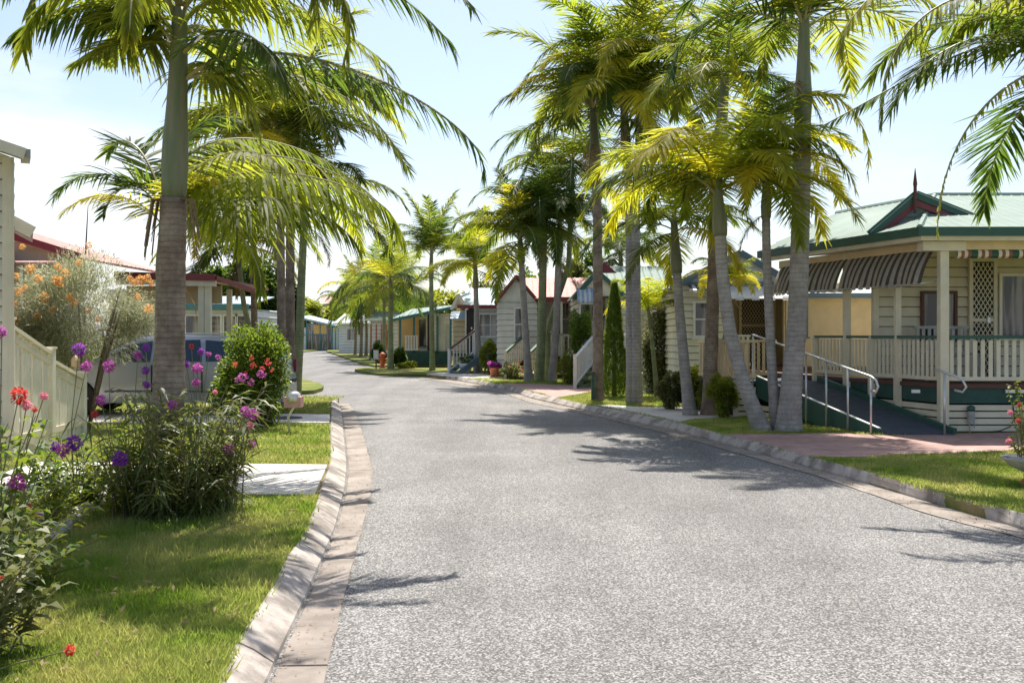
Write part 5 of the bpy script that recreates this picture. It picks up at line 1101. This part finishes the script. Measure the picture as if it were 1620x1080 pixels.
mk('dark trunked palm beside the orange hydrant', 44, [(618, 585), (618, 540), (618, 500), (618, 440)], .13, shaft=.9, nf=12, fs=1.05, yellow=.1, tm='trunk_g', group=GR, seed=23)
for i, (px, py, d_, h, t_, lb) in enumerate([(589, 568, 60, 450, 'trunk', 'thick'), (571, 565, 66, 475, 'trunk', 'slim'), (562, 561, 74, 455, 'trunk', 'leftmost'), (607, 572, 55, 455, 'trunk_g', 'green trunked'), (579, 566, 70, 490, 'trunk', 'shortest'), (640, 566, 62, 460, 'trunk_g', 'rightmost'), (548, 556, 88, 478, 'trunk', 'most distant')]):
    mk(lb + ' palm of the far clump at the bend of the road', d_, [(px, py), (px + 1, (py + h) / 2), (px, h)], .17 if lb == 'thick' else .11, shaft=.8, nf=12, fs=1.25, yellow=.12, tm=t_, group=GF, seed=30 + i)
# palm outside the right edge with fronds reaching in
d = 10.3
c3 = [dict(pts=F((1700, 90, d), (1640, 60, d), (1560, 70, d - .1), (1470, 110, d - .2), (1380, 155, d - .2), (1300, 200, d - .2)), L=.55, hang=1.3, pairs=60),
      dict(pts=F((1700, 60, d), (1600, -10, d), (1500, 10, d), (1420, 70, d - .1), (1395, 200, d - .1)), L=.5, hang=1.4, pairs=56),
      dict(pts=F((1700, 110, d), (1640, 115, d - .3), (1560, 160, d - .5), (1510, 250, d - .6), (1482, 375, d - .65)), L=.16, hang=2.2, pairs=40, y=True, W=.03),
      dict(pts=F((1690, 60, d), (1620, 0, d + .4), (1550, 20, d + .8), (1500, 80, d + 1.1)), L=.6, hang=1.1),
      dict(pts=F((1690, 60, d), (1640, 10, d + .6), (1600, 30, d + 1.2), (1580, 90, d + 1.7)), L=.6, hang=1.1),
      dict(pts=F((1700, 40, d), (1600, -60, d - .3), (1480, -60, d - .6), (1370, 0, d - .8), (1330, 90, d - .9)), L=.55, hang=1.3, y=True)]
bx_ = P(1705, 529, d).x
palm('palm standing just outside the right edge, its fronds hanging into the picture', (bx_, d, .08), [(bx_, d, .08), (bx_, d, 2.0), P(1702, 250, d), P(1700, 60, d)], .13, shaft=1.3, nf=9, fs=1.0, yellow=.3, tm='trunk_b', seed=41, custom=c3)
# crowns hidden behind the cluster, yellow lit
mk('young bushy yellow palm between the hedge and the cream house', 20.5, [(1125, 640), (1150, 520), (1152, 435)], .06, shaft=.5, nf=11, fs=.45, yellow=.8, tm='trunk_g', group=GR, seed=24, elr=[1, 2, 3, 4, 5])
mk('low young palm whose yellow leaves show against the cream wall', 24.0, [(1040, 620), (1030, 520), (1025, 485)], .06, shaft=.5, nf=8, fs=.55, yellow=.7, tm='trunk_g', group=GR, seed=25, elr=[1, 2, 3, 4])
mk('palm in the back yard behind the pale green roof', 36, [(982, 600), (982, 500), (982, 395)], .1, shaft=.8, nf=12, fs=1.0, yellow=.1, tm='trunk', group=GR, seed=26)
print('palms done')

# ------------------------------------------------------------------ plants
def bloom(par, loc, r, mt, n=70, name='flower_cluster'):
    p = norm(rng.normal(size=(n, 3))); q = p * r * (.35 + .45 * rng.random((n, 1)))
    o = leaves(name, q, p + rng.normal(0, .5, (n, 3)), r * .48, r * .34, mt, par, fold=.1, droop=.1); o.location = loc; return o
def canes(name, label, cat, base, R_, H_, ns, L, W, mt, flowers=(), lean=.5, per=26, group=None, start=.12, stem_r=.006, spread=1.0, upl=.5, seed=0):
    """clump of leafy canes; flowers = [(world point, radius, material)] each on its own stalk"""
    rr_ = np.random.default_rng(seed + 100); o = empty(name, base, label, cat, group); mb = MB(); Pn = []; Dn = []; Ln = []
    for i in range(ns):
        a = rr_.random() * 6.283; r0 = R_ * .45 * rr_.random() ** .5; h = H_ * rr_.uniform(.3, 1.12); ex = R_ * spread * rr_.random() ** .6
        p0 = np.array([math.cos(a) * r0, math.sin(a) * r0, 0]); a2 = a + rr_.normal(0, .5); p2 = np.array([math.cos(a2) * ex, math.sin(a2) * ex, h]); p1 = p0 * .7 + p2 * .3 + np.array([0, 0, h * .35])
        pts = [(1 - t_) ** 2 * p0 + 2 * (1 - t_) * t_ * p1 + t_ * t_ * p2 for t_ in np.linspace(0, 1, 5)]; mb.tube([tuple(q) for q in pts], [stem_r * (1 - .15 * k) for k in range(5)], 4, cap=False)
        for k in range(per):
            t_ = start + (1 - start) * (k + rr_.random()) / per; q = (1 - t_) ** 2 * p0 + 2 * (1 - t_) * t_ * p1 + t_ * t_ * p2
            b_ = rr_.random() * 6.283; d_ = np.array([math.cos(b_), math.sin(b_), upl + rr_.normal(0, .35)]); Pn.append(q); Dn.append(d_); Ln.append(L * rr_.uniform(.6, 1.25))
    leaves('foliage', np.array(Pn), np.array(Dn), np.array(Ln), W * rr_.uniform(.7, 1.2, len(Pn)), mt, o, fold=.3, droop=.35)
    B = Vector(base)
    for (pt, r, fm) in flowers:
        q = Vector(pt) - B; a = rr_.random() * 6.28; s0 = Vector((q.x * .25, q.y * .25, 0)); s1 = s0.lerp(q, .55) + Vector((rr_.normal(0, .04), rr_.normal(0, .04), 0)); mb.tube([s0, s1, q], [.005, .004, .003], 4, cap=False)
        k = 9; tt = np.linspace(.15, .8, k)[:, None]; qq = np.array(s0)[None] * (1 - tt) + np.array(q)[None] * tt
        bloom(o, q, r, fm, 150)
    mb.build('stems', 'stem', o, True); return o
def px_r(px, d): return px * .84 / 2 / FPX * d
# soil beds
sheet('garden_bed', [(150, 840), (175, 790), (230, 768), (320, 768), (375, 785), (385, 812), (370, 842), (310, 862), (230, 866), (180, 858)], 'dark_leafmould', KZ + .004)
sheet('garden_soil', [(-400, 1000), (-60, 940), (20, 905), (50, 868), (105, 822), (160, 790), (120, 740), (60, 720), (-40, 700), (-400, 720)], 'dark_leafmould', KZ + .004)
ed = MB(); epx = [(186, 783), (150, 800), (112, 826), (72, 858), (42, 890), (0, 915), (-60, 945)]; pts = [Vector((*G(a, b, KZ), KZ + .02)) for a, b in epx]
dn = []; 
for i in range(len(pts) - 1):
    for k in range(4): dn.append(pts[i].lerp(pts[i + 1], k / 4))
for i in range(len(dn) - 1):
    a, b = dn[i], dn[i + 1]; g_ = (b - a) * .03; ed.tube([a + g_, a + g_ * 3, b - g_ * 3, b - g_], [.05, .075, .075, .05], 8)
tagit(ed.build('garden_edging', 'stone', None, True), 'pale rounded stone edging curving round the flower bed on the left', 'garden edging')

WP = lambda px, py, d: P(px, py, d)
# strap leaved clump round the palm foot, made of three plants
canes('strap_leaf_clump', 'dark strap leaved clump crowding the foot of the near palm', 'shrub', (P(285, 529, 8.3).x, 8.25, .1), .66, 1.02, 70, .22, .024, 'leaf_strap', per=26, spread=1.25, upl=.1, seed=1, start=.02)
canes('strap_leaf_clump', 'bronze tinted strap leaf clump on the road side of the near palm', 'shrub', (P(345, 529, 8.5).x, 8.5, .1), .45, .95, 34, .17, .024, 'leaf_olive', [(WP(400, 655, 8.2), px_r(22, 8.2), 'magenta'), (WP(388, 650, 8.3), px_r(20, 8.3), 'magenta'), (WP(398, 702, 8.3), px_r(18, 8.3), 'magenta'), (WP(362, 709, 8.2), px_r(22, 8.2), 'magenta'), (WP(396, 672, 8.1), px_r(14, 8.1), 'pink')], per=24, seed=2)
canes('orchid_clump', 'yellow green leaved orchid canes left of the near palm trunk with purple flower heads', 'flowers', (P(205, 529, 8.1).x, 8.2, .1), .5, .78, 46, .12, .03, 'leaf_lime', [(WP(172, 579, 8.1), px_r(24, 8.1), 'magenta'), (WP(231, 550, 8.1), px_r(16, 8.1), 'purple'), (WP(218, 562, 8.2), px_r(17, 8.2), 'magenta'), (WP(230, 586, 8.1), px_r(16, 8.1), 'purple'), (WP(232, 608, 8), px_r(15, 8), 'purple'), (WP(272, 640, 7.9), px_r(19, 7.9), 'magenta'), (WP(190, 725, 7.6), px_r(30, 7.6), 'purple'), (WP(160, 633, 8), px_r(20, 8), 'magenta'), (WP(150, 655, 7.9), px_r(14, 7.9), 'red')], per=24, seed=3)
canes('orchid_clump', 'tall orchid stalks with magenta flower heads right of the near palm trunk', 'flowers', (P(315, 529, 8.9).x, 8.95, .1), .35, .9, 20, .12, .026, 'leaf_mid', [(WP(312, 582, 8.8), px_r(20, 8.8), 'magenta'), (WP(310, 605, 8.8), px_r(16, 8.8), 'magenta'), (WP(295, 576, 8.8), px_r(13, 8.8), 'purple'), (WP(318, 556, 9), px_r(14, 9), 'purple'), (WP(330, 560, 9), px_r(10, 9), 'magenta'), (WP(303, 548, 9), px_r(10, 9), 'red'), (WP(340, 620, 8.8), px_r(10, 8.8), 'pink')], per=22, seed=4)
canes('orchid_clump', 'leafy orchid clump by the cream fence with large purple flower heads', 'flowers', (P(95, 529, 8.3).x, 8.5, .1), .55, .62, 42, .13, .04, 'leaf_mid', [(WP(118, 700, 7.6), px_r(30, 7.6), 'purple'), (WP(100, 712, 7.6), px_r(26, 7.6), 'magenta'), (WP(88, 706, 7.7), px_r(20, 7.7), 'purple'), (WP(125, 552, 8.5), px_r(24, 8.5), 'purple'), (WP(137, 579, 8.4), px_r(20, 8.4), 'magenta'), (WP(62, 815, 6.9), px_r(16, 6.9), 'magenta')], per=26, seed=5)
canes('orchid_clump', 'low bright leaved plants along the inner side of the stone edging', 'shrub', (P(40, 529, 7.4).x, 7.5, .1), .55, .42, 40, .14, .03, 'leaf_lime', [(WP(38, 785, 6.9), px_r(20, 6.9), 'red'), (WP(45, 800, 6.9), px_r(12, 6.9), 'red')], per=20, seed=6)
# foreground left shrubs
canes('flowering_shrub', 'nearest leafy shrub at the left edge with red and magenta flower heads', 'shrub', (P(-70, 529, 5.2).x, 5.3, .1), .62, 1.0, 60, .11, .038, 'leaf_mid', [(WP(26, 763, 5.2), px_r(36, 5.2), 'magenta'), (WP(30, 625, 5.4), px_r(34, 5.4), 'red'), (WP(42, 640, 5.4), px_r(20, 5.4), 'pink'), (WP(70, 626, 5.4), px_r(16, 5.4), 'pink'), (WP(55, 647, 5.4), px_r(12, 5.4), 'red'), (WP(3, 524, 5.4), px_r(20, 5.4), 'magenta'), (WP(6, 915, 4.9), px_r(20, 4.9), 'red')], per=26, seed=7, spread=1.0)
canes('flowering_shrub', 'olive leaved shrub in the bottom left corner reaching over the lawn', 'shrub', (P(-95, 529, 4.35).x, 4.4, .1), .55, .62, 55, .10, .034, 'leaf_olive', [(WP(110, 1028, 4.2), px_r(22, 4.2), 'red')], per=26, seed=8)
canes('flowering_shrub', 'yellow tipped shrub leaning from the left edge above the stone edging', 'shrub', (P(20, 529, 5.9).x, 5.9, .1), .5, .45, 32, .12, .036, 'leaf_lime', [], per=18, seed=9)

bush('red_hibiscus', 'dense green bush with red flowers between the silver car and the twin palms', 'bush', (P(412, 529, 16).x, 16.0, .1), (P(410, 529, 16).x, 16.0, .88), (.66, .6, .86), 11000, .075, .035, 'leaf_mid', nclump=15, cr=.42)
hb = bpy.data.objects['red_hibiscus']
for (px, py, s_) in ((400, 578, 14), (424, 572, 16), (372, 577, 13), (415, 583, 12), (388, 590, 10), (430, 585, 9), (398, 566, 10)): bloom(hb, WP(px, py, 15.3) - hb.location, px_r(s_, 15.3), 'red', 40, 'flower')
for (px, py, s_) in ((385, 597, 20), (414, 592, 20), (397, 604, 16), (375, 600, 12), (345, 565, 12)): bloom(hb, WP(px, py, 15.2) - hb.location, px_r(s_, 15.2), 'magenta', 50, 'flower')
bush('feathery_shrub', 'grey green feathery shrub covered in orange flower spikes behind the cream fence', 'shrub', (P(135, 529, 15.6).x, 15.6, .1), (P(132, 529, 15.6).x, 15.6, 1.98), (1.2, .9, 1.0), 36000, .10, .012, 'leaf_grey', nclump=48, cr=.34, stems=9, up=.5)
fs_ = bpy.data.objects['feathery_shrub']
for i, (px, py) in enumerate([(35, 390), (48, 425), (60, 440), (92, 422), (124, 415), (95, 445), (88, 443), (104, 432), (25, 437), (40, 455), (70, 470), (110, 470), (118, 478), (205, 440), (222, 443), (232, 440), (212, 447), (218, 470), (240, 448), (20, 480), (26, 505), (85, 490), (140, 490), (235, 488), (60, 500), (30, 460), (140, 388), (155, 505)]):
    bloom(fs_, WP(px, py, 14.9) - fs_.location, px_r(12 + (i * 7) % 9, 14.9), 'orange', 90, 'flower_spike')
# letterbox by the kerb
lb = empty('letterbox', (P(458, 529, 15.1).x, 15.1, .1), 'small reddish letterbox with curved silver lid on a bent post by the left kerb', 'letterbox')
MB().tube([(0, 0, 0), (-.02, 0, .25), (.05, 0, .38), (.08, 0, .42)], .02, 8).build('post', 'galv', lb, True)
MB().box(-.06, .19, -.12, .12, .40, .56).build('box', 'roof_pink', lb)
MB().tube([(.065, -.13, .55), (.065, .13, .55)], .085, 14).build('lid', 'galv', lb, True)

# right side plants
def cypress(label, px, d, y0, y1, wpx, n):
    zb = .1; zt = CH - (y1 - HY) / FPX * d; r = wpx / 2 / FPX * d; o = empty('cypress', (P(px, 529, d).x, d, zb), label, 'cypress'); h = zt - zb
    f = rng.random(n) ** .85; a = rng.random(n) * 6.283; pr = np.where(f < .12, .75 + f * 2, np.clip((1 - f) * 1.35, 0, 1) ** .62 * 1.0); wob = 1 + .12 * np.sin(a * 3 + f * 9) + .08 * np.sin(f * 40 + a * 2)
    rad = r * pr * wob * (.72 + .28 * rng.random(n)); p = np.c_[np.cos(a) * rad, np.sin(a) * rad, f * h]; dr = np.c_[np.cos(a) * .45, np.sin(a) * .45, np.full(n, 1.1)] + rng.normal(0, .25, (n, 3))
    leaves('foliage', p, dr, .09 * (.6 + .8 * rng.random(n)), .022, 'leaf_mid', o, fold=.2, droop=0)
    MB().tube([(0, 0, 0), (0, 0, h * .5), (0, 0, h * .92)], [.06, .04, .01], 8).build('trunk', 'woody', o, True)
cypress('tall pointed cypress standing between two palm trunks in front of the green roofed cottage', 972, 23.8, 620, 447, 36, 9000)
cypress('thin young cypress at the right end of the lattice screen', 1064, 25.2, 600, 478, 17, 4000)
def rbush(name, label, px, d, ytop, wpx, n, mt, L=.08, W=.04, zb=.1, cat='bush', ncl=18, fl=None, cr=.38, group=None):
    zt = CH - (ytop - HY) / FPX * d; x = P(px, 529, d).x; r = wpx / 2 / FPX * d; h = zt - zb
    o = bush(name, label, cat, (x, d, zb), (x, d, zb + h * .5), (r, min(r, 1.2), h * .5), n, L, W, mt, nclump=ncl, cr=cr, group=group)
    for (fx_, fy_, fr_, fm) in (fl or []): bloom(o, WP(fx_, fy_, d - r * .8) - o.location, px_r(fr_, d), fm, 36, 'flower')
    return o
rbush('climbing_plant', 'green creeper hanging over the lattice screen', 1040, 25.6, 472, 46, 5000, 'leaf_olive', ncl=22)
rbush('hedge_shrub', 'pinkish green rounded shrub left of the pair of palms by the hedge', 1062, 19.9, 584, 46, 4000, 'leaf_olive', .07, .035)
rbush('hedge_shrub', 'lime topped hedge shrub between the pair of palms', 1106, 19.6, 578, 60, 5500, 'leaf_lime', .07, .035)
rbush('hedge_shrub', 'hedge shrub right of the pair of palms at the slatted ramp base', 1143, 17.75, 588, 46, 4500, 'leaf_lime', .06, .03)
rbush('rounded_bush', 'bright leafy bush beside the awning of the green roofed cottage', 918, 29.5, 488, 52, 4500, 'leaf_mid', .10, .05)
rbush('rounded_bush', 'low yellow flowered plant beside the red slatted steps', 900, 29.8, 555, 34, 1500, 'leaf_lime', .08, .04)
rbush('rounded_bush', 'pale lime shrub between the cottages in front of the bay window', 776, 37.5, 538, 34, 2500, 'leaf_lime', .11, .05)
rbush('flower_bed_plant', 'reddish leaved flowers under the cottage stair rail', 812, 33.0, 572, 40, 1500, 'leaf_olive', .09, .04, fl=[(820, 575, 6, 'red'), (806, 580, 6, 'pink'), (826, 585, 6, 'red')])
rbush('rounded_bush', 'dark bush beside the green verandah skirt', 632, 44.5, 548, 20, 1600, 'leaf_dark', .12, .06)
rbush('rounded_bush', 'low spreading plant at the foot of the slim bright trunked palm', 645, 44, 572, 30, 900, 'leaf_lime', .12, .05)
rbush('rounded_bush', 'green bush by the far small house', 600, 52, 540, 22, 1500, 'leaf_dark', .14, .06)
pl = empty('planter_bowl', (P(1634, 529, 9.8).x, 9.8, .105), 'white planter bowl on a brown foot at the right edge of the lawn', 'planter')
MB().lathe((0, 0, 0), [(.10, 0), (.12, .03), (.08, .08), (.08, .14), (.0, .15)], 20).build('foot', 'terracotta', pl, True)
MB().lathe((0, 0, .14), [(.08, 0), (.2, .05), (.27, .12), (.29, .15), (.26, .155), (.22, .12), (.0, .11)], 28).build('bowl', 'whitestone', pl, True)
canes('rose_bush', 'leafy bush with pinkish red flowers growing out of the white planter bowl', 'bush', (P(1634, 529, 9.8).x, 9.8, .26), .26, .78, 34, .06, .03, 'leaf_lime', [(WP(1598, 652, 9.6), px_r(10, 9.6), 'pink'), (WP(1611, 665, 9.6), px_r(10, 9.6), 'red'), (WP(1596, 698, 9.6), px_r(12, 9.6), 'pink'), (WP(1612, 640, 9.6), px_r(8, 9.6), 'red')], per=34, seed=15, start=.0)
# street items on the right
b_ = empty('bollard', (P(935, 529, 22.9).x, 22.4, .1), 'slim dark green post beside the palm in front of the cypress', 'bollard'); MB().box(-.035, .035, -.035, .035, 0, .62).build('post', 'green', b_); MB().box(-.045, .045, -.045, .045, .62, .66).build('cap', 'awn_dark', b_)
sg = empty('notice_sign', (P(595, 529, 43.5).x, 43.5, .1), 'small white notice board on a thin post by the orange hydrant', 'sign'); MB().tube([(0, 0, 0), (0, 0, .75)], .03, 8).build('post', 'brownwood', sg); MB().box(-.11, .11, -.045, -.03, .42, .82).build('board', 'white', sg)
hy = empty('hydrant', (P(607, 529, 45).x, 44.6, .1), 'orange red hydrant between the notice board and the dark palm trunk', 'hydrant'); MB().lathe((0, 0, 0), [(.16, 0), (.16, .05), (.11, .07), (.11, .5), (.15, .52), (.13, .62), (.05, .70), (0, .71)], 14).build('body', 'hydrant', hy, True)
for s_ in (-1, 1): MB().tube([(s_ * .1, 0, .38), (s_ * .2, 0, .38)], [.055, .06], 10).build('outlet', 'hydrant', hy, True)
pt = empty('flower_pot', (P(737, 529, 38.3).x, 38.2, .1), 'white tapered pot under the white stair rail', 'pot'); MB().lathe((0, 0, 0), [(.17, 0), (.26, .36), (.28, .4), (.24, .4), (.2, .33), (0, .33)], 18).build('bowl', 'white', pt, True)
bush('potted_palm', 'dark leafed plant growing in the white tapered pot', 'plant', (P(737, 529, 38.3).x, 38.2, .44), (P(737, 529, 38.3).x, 38.2, .62), (.2, .2, .2), 200, .14, .04, 'leaf_dark', stems=4)
pt = empty('flower_pot', (P(783, 529, 35).x, 35, .1), 'terracotta pot holding bright pink flowers beside the cottage stairs', 'pot'); MB().lathe((0, 0, 0), [(.14, 0), (.2, .3), (.22, .34), (.19, .34), (.17, .28), (0, .28)], 18).build('bowl', 'terracotta', pt, True)
bush('pink_flowers', 'bright pink flowers in the terracotta pot beside the cottage stairs', 'flowers', (P(783, 529, 35).x, 35, .38), (P(783, 529, 35).x, 35, .52), (.22, .2, .16), 500, .07, .06, 'magenta', stems=4)
# ------------------------------------------------------------------ background trees and hill
def tree(label, px, d, ytop, wpx, n, mt, L=.3, zc=None, name='tree', sq=.5):
    zt = CH - (ytop - HY) / FPX * d; x = P(px, 529, d).x; r = wpx / 2 / FPX * d; h = zt; rz_ = max(h * .36, .6); zc = zt - rz_
    o = empty(name, (x, d, .0), label, 'tree', 'trees beyond the houses'); pts, dr = clump_pts(n, (0, 0, zc), (r, r * .8, rz_), 22, .40); 
    leaves('crown', pts, dr + rng.normal(0, .6, (n, 3)), L * (.6 + .8 * rng.random(n)), L * .5, mt, o, fold=.2)
    mb = MB(); mb.tube([(0, 0, -.1), (.05, 0, zc * .5), (0, 0, zc)], [r * .09, r * .065, r * .03], 8)
    for i in range(5): a = i * 1.26; mb.tube([(0, 0, zc * .55), (math.cos(a) * r * .4, math.sin(a) * r * .3, zc), (math.cos(a) * r * .6, math.sin(a) * r * .5, zc + rz_ * .4)], [r * .05, r * .03, r * .01], 6)
    mb.build('trunk', 'woody', o, True)
TR = [('dark tree between the near palm and the porch roof', 335, 40, 418, 90, 5000, 'leaf_dark'), ('tall dark tree behind the porch and the twin palms', 395, 38, 395, 90, 6000, 'leaf_dark'), ('lime crowned tree right of the twin palms beyond the cabin', 500, 125, 470, 80, 4000, 'leaf_lime'),
      ('wide olive tree behind the cabin at the end of the road', 545, 130, 480, 90, 4000, 'leaf_olive'), ('green tree above the far white house', 590, 110, 468, 70, 4000, 'leaf_mid'), ('olive tree left of the slim bright trunked palm', 640, 90, 462, 70, 4000, 'leaf_olive'),
      ('yellowish tree behind the green verandah roof', 700, 75, 452, 90, 4500, 'leaf_lime'), ('olive tree behind the blue roofed cottage', 760, 70, 445, 80, 4500, 'leaf_olive'), ('russet toned tree behind the red roofed cottage', 905, 60, 408, 60, 4500, 'leaf_olive'), ('dark tree between the red and green roofed cottages', 935, 65, 398, 50, 4000, 'leaf_dark'),
      ('low tree far beyond the bend behind the far clump', 565, 120, 500, 60, 2500, 'leaf_dark'), ('rounded tree seen between the palms right of the cabin', 470, 120, 490, 60, 2500, 'leaf_mid'), ('dark tree behind the blue window building', 440, 60, 440, 70, 4500, 'leaf_dark'), ('dark tree behind the palm trio and red roof', 835, 62, 425, 60, 3500, 'leaf_mid')]
for t_ in TR: tree(t_[0], *t_[1:6], t_[6], L=.10 + t_[2] * .004)
hv = []; hf = []; nx_, ny_ = 60, 14
for j in range(ny_):
    for i in range(nx_):
        x = -260 + 520 * i / (nx_ - 1); y = 170 + 200 * j / (ny_ - 1); f = math.sin(math.pi * min(1, j / (ny_ - 1) * .5)); z = (5 + 4 * math.sin(x * .02 + 1) + 2.5 * math.sin(x * .061)) * f * 1.0; hv.append((x, y, max(z, 0) - .1))
for j in range(ny_ - 1):
    for i in range(nx_ - 1): k = j * nx_ + i; hf.append((k, k + 1, k + nx_ + 1, k + nx_))
me = MB(); me.add(hv, hf); tagit(me.build('hill', 'ground', None, True), kind='structure')
for i, (px, py, col_, lb_) in enumerate([(535, 470, 'roof_pink', 'pinkish roofed hillside house above the cabin'), (508, 480, 'roof_white', 'white roofed hillside house left of the pinkish one'), (575, 476, 'roof_white', 'pale roofed hillside house right of the pinkish one')]):
    x = P(px, 529, 160).x; far_house('hillside_house', lb_, x - 3, 160, 6.5, (CH - (py - HY) / FPX * 160) - 1.2, 1.4, 'greywall', col_, wins=((2, 3, 1, 1),))
print('all done')
